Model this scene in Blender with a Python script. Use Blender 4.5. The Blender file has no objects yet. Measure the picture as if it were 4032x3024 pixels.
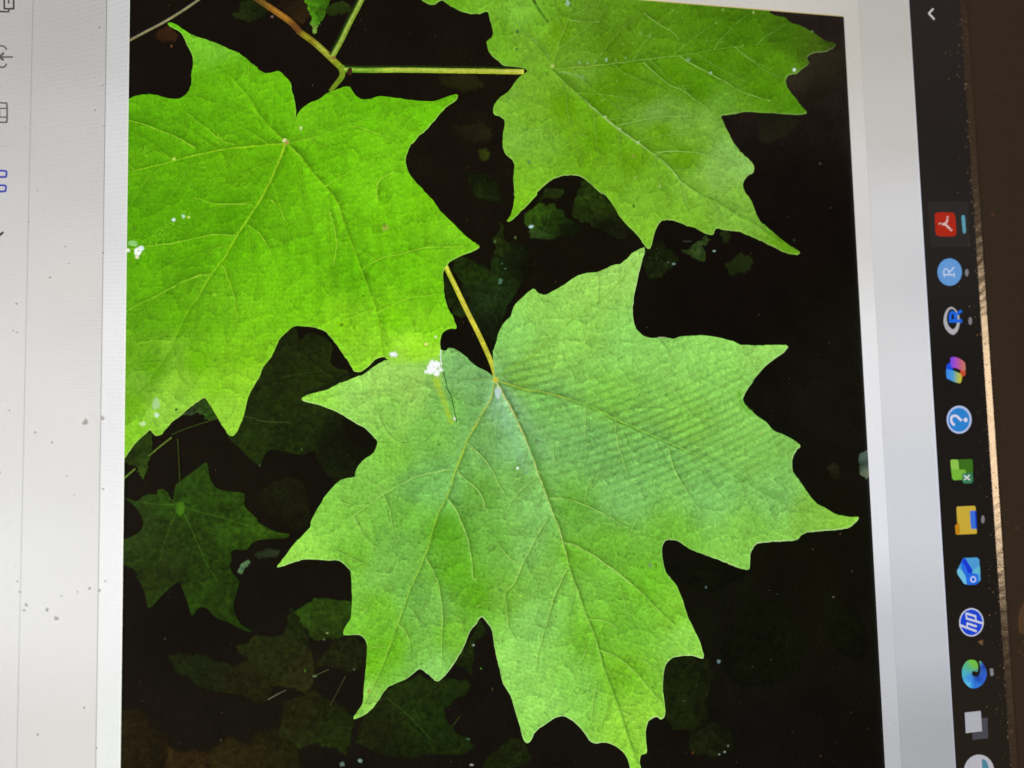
import bpy, math, random
import numpy as np
from mathutils import Matrix, Vector, geometry

# ------------------------------------------------------------------ camera, light, exposure
scene = bpy.context.scene
FPX, CX, CY, DIST = 3028.0, 2016.0, 1512.0, 0.125        # 26 mm phone lens, 12.5 cm from the screen
d1 = np.array([-0.02286548, -0.99729926, 0.06979504])    # screen-right, seen from the camera (right, down, forward)
d2 = np.array([0.98424482, -0.01021289, 0.17651583])     # screen-down
nrm = np.cross(d2, d1)                                   # screen normal, towards the viewer
LID_TILT = math.radians(72)
LID_M = Matrix.Translation((0, 0, 0.125)) @ Matrix.Rotation(LID_TILT, 4, 'X')
def lidvec(v):                                           # camera-frame vector in lid axes (X right, Y up, Z out of the screen)
    v = np.array(v, float); return Vector((float(d1 @ v), float(-d2 @ v), float(nrm @ v)))
cr, cu, cb = lidvec((1, 0, 0)), lidvec((0, -1, 0)), lidvec((0, 0, -1))
cpos = lidvec((0, 0, -DIST))
camd = bpy.data.cameras.new('camera'); cam = bpy.data.objects.new('camera', camd)
scene.collection.objects.link(cam); scene.camera = cam
camd.sensor_width = 36; camd.lens = 36 * FPX / 4032; camd.clip_start = 0.005; camd.clip_end = 20
camd.dof.use_dof = True; camd.dof.focus_distance = 0.1235; camd.dof.aperture_fstop = 13.0
cm = Matrix(((cr.x, cu.x, cb.x, cpos.x), (cr.y, cu.y, cb.y, cpos.y), (cr.z, cu.z, cb.z, cpos.z), (0, 0, 0, 1)))
cam.matrix_world = LID_M @ cm

world = bpy.data.worlds.new('World'); scene.world = world; world.use_nodes = True
world.node_tree.nodes['Background'].inputs[0].default_value = (1.0, 0.82, 0.66, 1)
world.node_tree.nodes['Background'].inputs[1].default_value = 0.16     # dim warm room

LIP_Y, LIP_H, CHAMF = -0.0873, 0.0009, 0.0009
_lp = Vector((-0.009, LIP_Y - CHAMF / 2, LIP_H / 2)); _ln = Vector((0, LIP_H, CHAMF - .0001)).normalized()
_v = (cpos - _lp).normalized(); _r = (2 * _ln.dot(_v) * _ln - _v).normalized()
lampd = bpy.data.lights.new('room_lamp', 'AREA'); lampd.shape = 'RECTANGLE'; lampd.size = 0.34; lampd.size_y = 0.16; lampd.energy = 5.5
lampd.color = (1.0, 0.72, 0.45)
lamp = bpy.data.objects.new('room_lamp', lampd); scene.collection.objects.link(lamp)
_pos = LID_M @ (_lp + _r * 1.1); _tgt = LID_M @ _lp
lamp.matrix_world = Matrix.Translation(_pos) @ (_tgt - _pos).to_track_quat('-Z', 'Y').to_matrix().to_4x4()

vs = scene.view_settings
scene.display_settings.display_device = 'sRGB'
vs.view_transform = 'Standard'; vs.look = 'None'; vs.exposure = 0; vs.gamma = 1; vs.use_curve_mapping = False
scene.render.engine = 'CYCLES'; scene.cycles.transparent_max_bounces = 48

# ------------------------------------------------------------------ helpers
rng = random.Random(7); nr = np.random.default_rng(7)
COL = scene.collection
def to_plane(pts, z=0.0):                                # photograph position -> place on the flat screen (metres)
    p = np.atleast_2d(np.array(pts, float))
    r = np.stack([(p[:, 0] - CX) / FPX, (p[:, 1] - CY) / FPX, np.ones(len(p))], 1)
    t0 = np.array([0, 0, DIST]); t = t0 + nrm * z
    s = (nrm @ t) / (r @ nrm)
    q = r * s[:, None] - t0
    return np.stack([q @ d1, -(q @ d2)], 1)
def lin(c):
    c = np.clip(np.array(c, float) / 255.0, 0, 4)
    return np.where(c <= 0.04045, c / 12.92, ((c + 0.055) / 1.055) ** 2.4)
def T(ox, oy, s, pts): return [(ox + x / s, oy + y / s) for x, y in pts]
S8 = 2.07375
def idw(ctrl, p=2.2, soft=40.0, tint=(1, 1, 1)):                          # smooth colour field through sampled colours
    cp = np.array([c[:2] for c in ctrl], float); cc = np.array([lin(c[2]) for c in ctrl]) * np.array(tint)
    def f(q):
        q = np.atleast_2d(q); out = np.zeros((len(q), 3))
        for a in range(0, len(q), 20000):
            d = ((q[a:a + 20000, None, :] - cp[None]) ** 2).sum(2) + soft ** 2
            w = d ** (-p / 2 * 1.6); out[a:a + 20000] = (w @ cc) / w.sum(1)[:, None]
        return out
    return f
def colf(c):
    if callable(c): return c
    l = lin(c); return lambda q: np.repeat(l[None], len(np.atleast_2d(q)), 0)
def crom(pts, n=4, closed=False):
    P = np.array(pts, float); m = len(P)
    if m < 3: 
        t = np.linspace(0, 1, n * 3)[:, None]; return P[0] * (1 - t) + P[-1] * t
    out = []
    segs = m if closed else m - 1
    for i in range(segs):
        if closed: a, b, c, d = P[i - 1], P[i], P[(i + 1) % m], P[(i + 2) % m]
        else: a, b, c, d = P[max(i - 1, 0)], P[i], P[i + 1], P[min(i + 2, m - 1)]
        for k in range(n):
            t = k / n
            out.append(0.5 * (2 * b + (c - a) * t + (2 * a - 5 * b + 4 * c - d) * t * t + (3 * b - a - 3 * c + d) * t ** 3))
    if not closed: out.append(P[-1])
    return np.array(out)
def inside(q, poly):
    x, y = q[:, 0], q[:, 1]; r = np.zeros(len(q), bool); j = len(poly) - 1
    for i in range(len(poly)):
        xi, yi = poly[i]; xj, yj = poly[j]
        if yi != yj:
            cnd = ((yi > y) != (yj > y)) & (x < (xj - xi) * (y - yi) / (yj - yi) + xi)
            r ^= cnd
        j = i
    return r
class Flat:
    """collects flat screen pixels drawn as thin faces; one build() = one object"""
    def __init__(s): s.v = []; s.c = []; s.f = []; s.m = []; s.n = 0
    def add(s, q, rgb, alpha, faces, z, mi):
        xy = to_plane(q)
        s.v.append(np.column_stack([xy, np.full(len(xy), z)])); s.c.append(np.column_stack([rgb, alpha]))
        s.f += [tuple(i + s.n for i in f) for f in faces]; s.m += [mi] * len(faces); s.n += len(xy)
    def poly(s, pts, col, z, step=0, smooth=0, feather=0, wob=0.0, mi=0):
        P = crom(pts, smooth, True) if smooth else np.array(pts, float)
        if wob: P = P + nr.normal(0, wob, P.shape)
        q = P
        if step:
            x0, y0 = P.min(0); x1, y1 = P.max(0)
            gx, gy = np.meshgrid(np.arange(x0, x1, step), np.arange(y0, y1, step))
            g = np.column_stack([gx.ravel(), gy.ravel()]); g = g + nr.uniform(-.2, .2, g.shape) * step
            g = g[inside(g, P)]; q = np.vstack([P, g])
        n = len(P)
        r = geometry.delaunay_2d_cdt([Vector(p) for p in q], [(i, (i + 1) % n) for i in range(n)], [], 1, 1e-4)
        vv = np.array([tuple(v) for v in r[0]]); F = [tuple(f) for f in r[2]]
        s.add(vv, colf(col)(vv), np.ones(len(vv)), F, z, mi)
        if feather: s.ring(P, col, feather, z, 1)
        return P
    def ring(s, P, col, w, z, mi):
        n = len(P); area = 0.5 * np.sum(P[:, 0] * np.roll(P[:, 1], -1) - np.roll(P[:, 0], -1) * P[:, 1])
        t = np.roll(P, -1, 0) - np.roll(P, 1, 0); t /= np.linalg.norm(t, axis=1)[:, None] + 1e-9
        nn = np.column_stack([t[:, 1], -t[:, 0]]) * (1 if area > 0 else -1)
        q = np.vstack([P - nn * 0.3, P + nn * w]); rgb = np.vstack([colf(col)(P)] * 2)
        al = np.r_[np.ones(n), np.zeros(n)]
        s.add(q, rgb, al, [(i, (i + 1) % n, n + (i + 1) % n, n + i) for i in range(n)], z + U, mi)
    def strip(s, pts, w, col, z, n=5, alpha=1.0, soft=0.55, taper=(1, 1), closed=False, off=0.0, mi=1, var=0.0):
        P = crom(pts, n, closed); m = len(P)
        t = (np.roll(P, -1, 0) - np.roll(P, 1, 0)) if closed else np.gradient(P, axis=0)
        t /= np.linalg.norm(t, axis=1)[:, None] + 1e-9
        nn = np.column_stack([-t[:, 1], t[:, 0]])
        u = np.linspace(0, 1, m); ww = w / 2 * (taper[0] * (1 - u) + taper[1] * u)[:, None]
        P = P + nn * off
        q = np.vstack([P - nn * ww, P - nn * ww * (1 - soft), P + nn * ww * (1 - soft), P + nn * ww])
        a = np.full(m, alpha)
        if var: a = a * np.clip(1 + var * np.interp(np.arange(m), np.arange(0, m + 4, 3), nr.normal(0, 1, len(np.arange(0, m + 4, 3)))), .1, 1.6)
        a = np.clip(a, 0, 1)
        edge = np.zeros(m) if soft > 0 else a
        al = np.r_[edge, a, a, edge]
        rgb = np.vstack([colf(col)(P)] * 4); F = []
        for k in range(3):
            for i in range(m if closed else m - 1):
                j = (i + 1) % m; F.append((k * m + i, k * m + j, (k + 1) * m + j, (k + 1) * m + i))
        s.add(q, rgb, al, F, z, mi)
    def ell(s, cx, cy, rx, ry, col, z, n=40, feather=0):
        a = np.linspace(0, 2 * np.pi, n, endpoint=False); k = nr.uniform(.55, 1.25, n) if n < 15 else np.ones(n)
        return s.poly(np.column_stack([cx + rx * k * np.cos(a), cy + ry * k * np.sin(a)]), col, z, feather=feather)
    def build(s, name, mats, parent, label=None, kind=None):
        me = bpy.data.meshes.new(name); V = np.vstack(s.v)
        me.from_pydata([tuple(map(float, v)) for v in V], [], s.f)
        at = me.color_attributes.new('Col', 'FLOAT_COLOR', 'POINT')
        at.data.foreach_set('color', np.vstack(s.c).astype(np.float32).ravel())
        for m in mats: me.materials.append(m)
        me.polygons.foreach_set('material_index', s.m)
        bm_fix(me); me.update()
        o = bpy.data.objects.new(name, me); COL.objects.link(o); o.parent = parent
        if label: o['label'] = label
        if kind: o['kind'] = kind
        return o
def bm_fix(me):                                           # all faces look out of the screen
    import bmesh
    b = bmesh.new(); b.from_mesh(me)
    for f in b.faces:
        if f.normal.z < 0: f.normal_flip()
    b.to_mesh(me); b.free()

# ------------------------------------------------------------------ materials
def nodes(m): m.use_nodes = True; return m.node_tree.nodes, m.node_tree.links
PITCH = 0.000199                                          # pixel pitch of the 17 inch full-HD panel
def screen_mat(name, grain=0.05, mottle=0.0, cells=0.0, moire=0.3, alpha=False, gscale=5200, mscale=330, fray=0.0):
    """matte LCD surface: faint reflection of the room + the light of the pixels"""
    m = bpy.data.materials.new(name); N, L = nodes(m); b = N['Principled BSDF']
    b.inputs['Base Color'].default_value = (0.004, 0.004, 0.004, 1); b.inputs['Roughness'].default_value = 0.5; b.inputs['Specular IOR Level'].default_value = 0.12
    at = N.new('ShaderNodeAttribute'); at.attribute_name = 'Col'
    tc = N.new('ShaderNodeTexCoord')
    def noise(scale, detail, rough=.6):
        n = N.new('ShaderNodeTexNoise'); n.inputs['Scale'].default_value = scale; n.inputs['Detail'].default_value = detail
        n.inputs['Roughness'].default_value = rough; L.new(tc.outputs['Object'], n.inputs['Vector']); return n.outputs['Fac']
    def math_(op, a, c):
        n = N.new('ShaderNodeMath'); n.operation = op
        for i, x in enumerate((a, c)):
            if isinstance(x, (int, float)): n.inputs[i].default_value = x
            else: L.new(x, n.inputs[i])
        return n.outputs[0]
    def term(fac, amp): return math_('ADD', math_('MULTIPLY', math_('SUBTRACT', fac, 0.5), amp * 2), 1.0)
    gain = term(noise(gscale, 1.0), grain * 2.2)
    if mottle:
        gain = math_('MULTIPLY', gain, term(noise(mscale, 4.0, .65), mottle))
        gain = math_('MULTIPLY', gain, term(noise(60, 2.0), mottle * .7))
        gain = math_('MULTIPLY', gain, term(noise(1500, 2.0, .7), mottle * .8))
        gain = math_('MAXIMUM', gain, 0.0)
    if cells:
        v = N.new('ShaderNodeTexVoronoi'); v.feature = 'DISTANCE_TO_EDGE'; v.inputs['Scale'].default_value = 900
        v.inputs['Randomness'].default_value = .9
        wn = N.new('ShaderNodeTexNoise'); wn.inputs['Scale'].default_value = 420; wn.inputs['Detail'].default_value = 2; L.new(tc.outputs['Object'], wn.inputs['Vector'])
        ws = N.new('ShaderNodeVectorMath'); ws.operation = 'SCALE'; ws.inputs['Scale'].default_value = .0022; L.new(wn.outputs['Color'], ws.inputs[0])
        wa = N.new('ShaderNodeVectorMath'); L.new(tc.outputs['Object'], wa.inputs[0]); L.new(ws.outputs[0], wa.inputs[1]); L.new(wa.outputs[0], v.inputs['Vector'])
        mr = N.new('ShaderNodeMapRange'); mr.inputs['From Max'].default_value = .16; mr.inputs['To Min'].default_value = 1 - cells
        L.new(v.outputs['Distance'], mr.inputs['Value']); gain = math_('MULTIPLY', gain, mr.outputs[0])
    sx = N.new('ShaderNodeSeparateXYZ'); L.new(tc.outputs['Object'], sx.inputs[0])       # rows and columns of LCD pixels
    rows = math_('SINE', math_('MULTIPLY', sx.outputs[0], 2 * math.pi / PITCH), 0.0)
    cols = math_('SINE', math_('MULTIPLY', sx.outputs[1], 2 * math.pi / PITCH), 0.0)
    gain = math_('MULTIPLY', gain, math_('ADD', math_('MULTIPLY', rows, moire), 1.0))
    gain = math_('MULTIPLY', gain, math_('ADD', math_('MULTIPLY', cols, moire * .35), 1.0))
    vm = N.new('ShaderNodeVectorMath'); vm.operation = 'SCALE'
    L.new(at.outputs['Color'], vm.inputs[0]); L.new(gain, vm.inputs['Scale'])
    L.new(vm.outputs[0], b.inputs['Emission Color']); b.inputs['Emission Strength'].default_value = 1.0
    if alpha:
        mr2 = N.new('ShaderNodeMapRange'); mr2.inputs['From Min'].default_value = .3; mr2.inputs['From Max'].default_value = .62; mr2.inputs['To Min'].default_value = 1 - fray
        L.new(noise(1300, 2.0, .7), mr2.inputs['Value'])
        L.new(math_('MULTIPLY', at.outputs['Alpha'], mr2.outputs[0]), b.inputs['Alpha'])
    return m
M_page = screen_mat('lit_page', .022); M_pagea = screen_mat('lit_page_detail', .022, alpha=True)
M_dark = screen_mat('lit_black', .25, .8, mscale=160)
M_task = screen_mat('lit_taskbar', .12)
M_icon = screen_mat('lit_icon', .04); M_icona = screen_mat('lit_icon_detail', .04, alpha=True)
M_leaf = screen_mat('lit_leaf', .1, .2, .0, .3); M_leafa = screen_mat('lit_leaf_detail', .09, .12, 0, .3, True, fray=.6)
M_leafc = screen_mat('lit_leaf_veined', .1, .2, .0, .32)
M_leafca = screen_mat('lit_leaf_veined_detail', .09, .1, 0, .32, True, fray=.6)
M_dim = screen_mat('lit_dim_leaf', .14, .5, 0, .3, mscale=200); M_dima = screen_mat('lit_dim_leaf_detail', .14, .5, 0, .3, True, mscale=200, fray=.4)
M_stem = screen_mat('lit_stem', .1, .5, 0, .45, mscale=500); M_stema = screen_mat('lit_stem_detail', .1, .5, 0, .45, True, mscale=500)

def plain(name, col, rough, metal=0.0, grain=0.0, gs=3000, bump=0.0, bs=2500):
    m = bpy.data.materials.new(name); N, L = nodes(m); b = N['Principled BSDF']
    b.inputs['Roughness'].default_value = rough; b.inputs['Metallic'].default_value = metal
    tc = N.new('ShaderNodeTexCoord'); n = N.new('ShaderNodeTexNoise'); n.inputs['Scale'].default_value = gs; n.inputs['Detail'].default_value = 4
    L.new(tc.outputs['Object'], n.inputs['Vector'])
    mx = N.new('ShaderNodeMix'); mx.data_type = 'RGBA'
    mx.inputs[6].default_value = tuple(c * (1 - grain) for c in col) + (1,); mx.inputs[7].default_value = tuple(c * (1 + grain) for c in col) + (1,)
    L.new(n.outputs['Fac'], mx.inputs[0]); L.new(mx.outputs[2], b.inputs['Base Color'])
    if bump:
        n2 = N.new('ShaderNodeTexNoise'); n2.inputs['Scale'].default_value = bs; n2.inputs['Detail'].default_value = 3
        L.new(tc.outputs['Object'], n2.inputs['Vector'])
        bp = N.new('ShaderNodeBump'); bp.inputs['Strength'].default_value = bump; bp.inputs['Distance'].default_value = 0.0002
        L.new(n2.outputs['Fac'], bp.inputs['Height']); L.new(bp.outputs[0], b.inputs['Normal'])
    return m
M_bezel = plain('bezel_plastic', (.075, .062, .052), .6, 0, .35, 2600, .35, 5200)
M_lip = plain('lip_plastic', (.055, .042, .034), .16, 0, .6, 1800, .05, 4200)
M_lid = plain('lid_plastic', (.04, .037, .035), .45, 0, .2, 900)
M_copper = plain('emblem_metal', (.52, .36, .25), .42, .8, .15, 4000)
M_dust = bpy.data.materials.new('dust'); N, L = nodes(M_dust)
_a = N.new('ShaderNodeAttribute'); _a.attribute_name = 'Col'
L.new(_a.outputs['Color'], N['Principled BSDF'].inputs['Base Color']); L.new(_a.outputs['Alpha'], N['Principled BSDF'].inputs['Alpha'])
N['Principled BSDF'].inputs['Roughness'].default_value = .8

# ------------------------------------------------------------------ laptop: lid, bezel, base
laptop = bpy.data.objects.new('laptop', None); COL.objects.link(laptop); laptop.empty_display_size = .05
laptop['label'] = 'laptop with dark brown bezel, its screen showing a photo of green maple leaves'; laptop['category'] = 'laptop'
SX0, SX1, SY0, SY1 = -.236, .146, LIP_Y, .1277           # 17 inch panel
BX0, BX1, BY0, BY1 = SX0 - .011, SX1 + .011, SY0 - .024, SY1 + .014
def box_mesh(name, x0, x1, y0, y1, z0, z1, mat, parent, lid=True, bev=.0):
    import bmesh
    b = bmesh.new(); vs_ = [b.verts.new((x, y, z)) for z in (z0, z1) for x, y in ((x0, y0), (x1, y0), (x1, y1), (x0, y1))]
    for f in ((3, 2, 1, 0), (4, 5, 6, 7), (0, 1, 5, 4), (1, 2, 6, 5), (2, 3, 7, 6), (3, 0, 4, 7)): b.faces.new([vs_[i] for i in f])
    if bev: bmesh.ops.bevel(b, geom=b.edges[:], offset=bev, segments=3, affect='EDGES', profile=.6)
    me = bpy.data.meshes.new(name); b.to_mesh(me); b.free(); me.materials.append(mat)
    o = bpy.data.objects.new(name, me); COL.objects.link(o); o.parent = parent
    if lid: o.matrix_local = LID_M
    return o
def lid_part(name):
    pass
box_mesh('lid_back', BX0, BX1, BY0, BY1, -.0062, -.0008, M_lid, laptop, bev=.0018)
panel = box_mesh('display_panel', SX0 - .003, SX1 + .003, SY0 - .003, SY1 + .003, -.0008, 0, M_bezel, laptop)
# bezel: frame ring with a slightly worn chamfer towards the screen
def make_bezel():
    V = []; F = []
    def loop(x0, x1, y0, y1, z, jit=0.0, zj=0.0):
        idx = []
        nx, ny = 420, 40
        pts = [(x0 + (x1 - x0) * i / nx, y0) for i in range(nx)] + [(x1, y0 + (y1 - y0) * i / ny) for i in range(ny)] + \
              [(x1 - (x1 - x0) * i / nx, y1) for i in range(nx)] + [(x0, y1 - (y1 - y0) * i / ny) for i in range(ny)]
        for x, y in pts:
            idx.append(len(V)); V.append((x, y + rng.gauss(0, jit), z + rng.gauss(0, zj)))
        return idx
    c = CHAMF
    loops = [loop(SX0, SX1, SY0, SY1, .00002, .00001), loop(SX0, SX1, SY0 - .0001, SY1, .0001, .00001, .000004),
             loop(SX0 - c, SX1 + c, SY0 - c, SY1 + c, LIP_H + .0001, .000006, .000004),
             loop(SX0 - c - .00018, SX1 + c, SY0 - c - .00018, SY1 + c, LIP_H + .00019, .000004),
             loop(SX0 - c - .0004, SX1 + c + .0004, SY0 - c - .0004, SY1 + c + .0004, LIP_H + .00012),
             loop(BX0 + .003, BX1 - .003, BY0 + .003, BY1 - .003, LIP_H + .00012), loop(BX0, BX1, BY0, BY1, -.0008)]
    mi = []
    for k in range(len(loops) - 1):
        a, b = loops[k], loops[k + 1]; n = len(a)
        for i in range(n):
            F.append((a[i], b[i], b[(i + 1) % n], a[(i + 1) % n])); mi.append(1 if k < 3 else 0)
    me = bpy.data.meshes.new('bezel'); me.from_pydata(V, [], F); me.materials.append(M_bezel); me.materials.append(M_lip)
    me.polygons.foreach_set('material_index', mi); bm_fix(me); me.polygons.foreach_set('use_smooth', [False for m in mi])
    o = bpy.data.objects.new('bezel', me); COL.objects.link(o); o.parent = laptop; o.matrix_local = LID_M
    o['label'] = 'dark brown plastic bezel with a worn shiny lip along the screen'
    return o
bezel = make_bezel()

# base slab and hinge (below the picture)
hinge_w = LID_M @ Vector((0, BY0, -.003)); hy, hz = hinge_w.y, hinge_w.z
box_mesh('base', BX0, BX1, hy - .255, hy + .004, hz - .026, hz - .006, M_lid, laptop, lid=False, bev=.003)
box_mesh('touchpad', -.115, .025, hy - .235, hy - .155, hz - .0062, hz - .0057, M_bezel, laptop, lid=False)
def hinge(x0, x1):
    V = []; F = []; n = 20; r = .0062
    for x in (x0, x1):
        for i in range(n): a = 2 * math.pi * i / n; V.append((x, hy + r * math.cos(a), hz - .002 + r * math.sin(a)))
    F += [(i, (i + 1) % n, n + (i + 1) % n, n + i) for i in range(n)] + [tuple(range(n))[::-1], tuple(range(n, 2 * n))]
    me = bpy.data.meshes.new('hinge'); me.from_pydata(V, [], F); me.materials.append(M_lid)
    o = bpy.data.objects.new('hinge', me); COL.objects.link(o); o.parent = laptop
hinge(SX0 + .02, SX0 + .09); hinge(SX1 - .09, SX1 - .02)
# keep the thing's origin at the base
laptop.location = (0, 0, 0)

def screen_part(name, flat, mats, parent, label=None, kind=None):
    o = flat.build(name, mats, parent, label, kind)
    if parent is laptop: o.matrix_local = LID_M
    return o

# ------------------------------------------------------------------ the document window
def plane_rect(x0, x1, y0, y1, n=(2, 2)):                 # screen metres -> vertices
    gx, gy = np.meshgrid(np.linspace(x0, x1, n[0]), np.linspace(y0, y1, n[1])); q = np.column_stack([gx.ravel(), gy.ravel()])
    F = [(j * n[0] + i, j * n[0] + i + 1, (j + 1) * n[0] + i + 1, (j + 1) * n[0] + i) for j in range(n[1] - 1) for i in range(n[0] - 1)]
    return q, F
def to_px(q):                                             # screen metres -> photograph position (for looking up sampled colours)
    p = q[:, :1] * d1 - q[:, 1:2] * d2 + np.array([0, 0, DIST]); return np.column_stack([CX + FPX * p[:, 0] / p[:, 2], CY + FPX * p[:, 1] / p[:, 2]])
def add_rect(fl, x0, x1, y0, y1, col, z, n=(2, 2)):
    q, F = plane_rect(x0, x1, y0, y1, n); px = np.clip(to_px(q), -600, 4800)
    fl.v.append(np.column_stack([q, np.full(len(q), z)])); fl.c.append(np.column_stack([colf(col)(px), np.ones(len(q))]))
    fl.f += [tuple(i + fl.n for i in f) for f in F]; fl.m += [0] * len(F); fl.n += len(q)
TOOL = .0722; PAGE = .0619; PL = .0586; PR = -.0631; PAGER = -.0663; TASK = -.0767; PT = .0667; PB = -.105
Z0 = 1e-5; ZL = 3e-6; U = 4e-7                         # the drawn layers are microns thick
ZPAGE = Z0 + 92 * ZL
page_l = idw([(50, 100, (170, 169, 166)), (50, 500, (180, 179, 176)), (50, 900, (194, 193, 190)), (50, 1500, (209, 208, 206)), (50, 2300, (222, 222, 219)), (50, 2950, (208, 205, 202)),  # viewing-angle falloff and lens vignetting painted into the grey window colours
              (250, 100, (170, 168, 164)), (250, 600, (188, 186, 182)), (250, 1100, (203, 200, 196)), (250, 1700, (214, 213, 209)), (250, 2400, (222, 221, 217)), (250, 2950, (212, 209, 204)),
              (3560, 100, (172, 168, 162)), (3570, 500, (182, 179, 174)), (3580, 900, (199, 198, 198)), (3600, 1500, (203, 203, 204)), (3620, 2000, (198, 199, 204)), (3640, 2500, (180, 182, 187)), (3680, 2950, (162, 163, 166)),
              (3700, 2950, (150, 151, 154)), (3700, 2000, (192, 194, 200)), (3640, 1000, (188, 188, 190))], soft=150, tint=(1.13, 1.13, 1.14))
page_w = idw([(450, 100, (186, 186, 185)), (450, 700, (205, 205, 205)), (450, 1500, (224, 224, 224)), (450, 2300, (233, 233, 232)), (450, 2950, (224, 226, 223)),  # white page, with the same brightness falloff painted into its colours
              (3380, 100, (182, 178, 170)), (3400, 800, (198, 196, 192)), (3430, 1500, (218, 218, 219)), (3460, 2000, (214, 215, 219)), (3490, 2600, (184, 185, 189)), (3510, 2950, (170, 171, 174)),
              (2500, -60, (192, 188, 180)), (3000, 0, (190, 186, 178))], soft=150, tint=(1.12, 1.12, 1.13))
win = Flat()
NX = 60
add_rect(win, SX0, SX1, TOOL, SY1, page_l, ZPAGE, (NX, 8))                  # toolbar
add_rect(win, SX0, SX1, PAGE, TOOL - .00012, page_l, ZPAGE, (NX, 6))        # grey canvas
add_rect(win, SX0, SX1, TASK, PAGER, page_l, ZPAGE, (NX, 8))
wd = screen_part('document_window', win, [M_page, M_pagea], laptop, 'pale grey document window with toolbar around the leaf photo')
pg = Flat()
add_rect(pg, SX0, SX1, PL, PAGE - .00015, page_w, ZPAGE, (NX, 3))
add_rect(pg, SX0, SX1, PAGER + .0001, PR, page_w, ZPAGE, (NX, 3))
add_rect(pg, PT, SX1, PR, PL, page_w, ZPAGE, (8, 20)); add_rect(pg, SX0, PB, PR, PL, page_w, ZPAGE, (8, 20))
screen_part('page', pg, [M_page, M_pagea], wd, 'white page border around the leaf photo')
ln = Flat()
def gl(mul):
    f1 = page_l; return lambda q: f1(q) * mul
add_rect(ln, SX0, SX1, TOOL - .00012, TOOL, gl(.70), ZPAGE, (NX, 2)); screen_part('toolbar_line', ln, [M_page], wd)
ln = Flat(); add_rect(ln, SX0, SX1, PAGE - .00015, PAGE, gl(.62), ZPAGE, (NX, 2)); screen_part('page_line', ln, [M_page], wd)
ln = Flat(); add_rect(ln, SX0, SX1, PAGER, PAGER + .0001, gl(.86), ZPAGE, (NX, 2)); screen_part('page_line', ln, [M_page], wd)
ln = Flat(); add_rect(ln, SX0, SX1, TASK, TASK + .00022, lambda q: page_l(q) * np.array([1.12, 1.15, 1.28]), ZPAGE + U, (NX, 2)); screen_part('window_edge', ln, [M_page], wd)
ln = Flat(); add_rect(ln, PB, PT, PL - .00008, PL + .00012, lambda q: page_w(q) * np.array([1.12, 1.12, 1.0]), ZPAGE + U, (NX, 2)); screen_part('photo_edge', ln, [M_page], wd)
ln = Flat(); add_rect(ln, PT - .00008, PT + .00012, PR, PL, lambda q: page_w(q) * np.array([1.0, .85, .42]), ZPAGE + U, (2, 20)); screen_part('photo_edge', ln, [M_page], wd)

# toolbar icons
ZI = ZPAGE + 2 * U
def icon(name, label, parent, items, mats=None):
    fl = Flat(); z = ZI
    for it in items:
        k = it[0]
        if k == 'p': fl.poly(it[1], it[2], z, smooth=it[3] if len(it) > 3 else 2, feather=1.2)
        elif k == 'g': fl.poly(it[1], it[2], z, step=12, smooth=2, feather=1.2)
        elif k == 's': fl.strip(it[1], it[2], it[3], z, soft=.25, n=4)
        elif k == 'l':                                    # straight stroke
            a, b_ = np.array(it[1][0]), np.array(it[1][-1]); fl.strip([a, (a + b_) / 2, b_], it[2], it[3], z, soft=.25, n=2)
        elif k == 'e': fl.ell(*it[1], it[2], z, feather=1.2)
        z += 2 * U
    return screen_part(name, fl, mats or [M_icon, M_icona], parent, label)
def t(o, s, pts): return T(o[0], o[1], s, pts)
s3, gk, gb = 3.318, (90, 86, 90), (66, 56, 60)
A0 = (0, 0)
icon('toolbar_icon', 'dark outlined copy icon in the window toolbar', wd, [
    ('s', t(A0, s3, [(68, -40), (68, 115), (80, 127), (178, 127), (190, 115), (190, -40)]), 8.0, gb), ('l', t(A0, s3, [(125, -20), (125, 62)]), 8.0, (96, 80, 80)),
    ('s', t(A0, s3, [(-30, 162), (110, 168), (126, 160), (127, 142)]), 7.2, gb)])
icon('toolbar_icon', 'grey arrow with a broken ring in the window toolbar', wd, [
    ('s', t(A0, s3, [(-20, 606), (40, 612), (80, 632), (98, 665)]), 7.2, gk), ('l', t(A0, s3, [(20, 757), (182, 757)]), 7.2, gk),
    ('s', t(A0, s3, [(62, 700), (28, 735), (8, 755), (28, 775), (60, 800)]), 10.2, gk), ('s', t(A0, s3, [(-20, 868), (15, 888), (55, 890), (85, 870), (97, 842)]), 7.2, gk)])
icon('toolbar_icon', 'grey outlined table icon in the window toolbar', wd, [
    ('s', t(A0, s3, [(-30, 1352), (82, 1358), (102, 1380), (102, 1585), (82, 1606), (-30, 1606)]), 7.2, gk), ('l', t(A0, s3, [(-20, 1428), (100, 1428)]), 5.8, gk),
    ('l', t(A0, s3, [(-20, 1540), (100, 1540)]), 5.8, gk), ('l', t(A0, s3, [(6, 1430), (6, 1540)]), 5.8, gk)])
A6 = (0, 600); s4 = 4.15; bl = (52, 60, 168)
icon('toolbar_icon', 'blue outlined rounded box beside the grey table icon', wd, [('s', t(A6, s4, [(-30, 308), (98, 314), (121, 335), (117, 390), (98, 412), (-30, 412)]), 8.7, bl)])
icon('toolbar_icon', 'blue outlined rounded box beside the black tick', wd, [('s', t(A6, s4, [(-30, 546), (92, 552), (111, 572), (107, 625), (88, 646), (-30, 650)]), 8.7, bl)])
icon('toolbar_icon', 'black tick at the rim of the window toolbar', wd, [('l', t(A6, s4, [(-40, 1405), (70, 1310)]), 9.4, (18, 18, 24)), ('l', t(A6, s4, [(-30, 1500), (4, 1490)]), 11.6, (60, 70, 130))])
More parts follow.
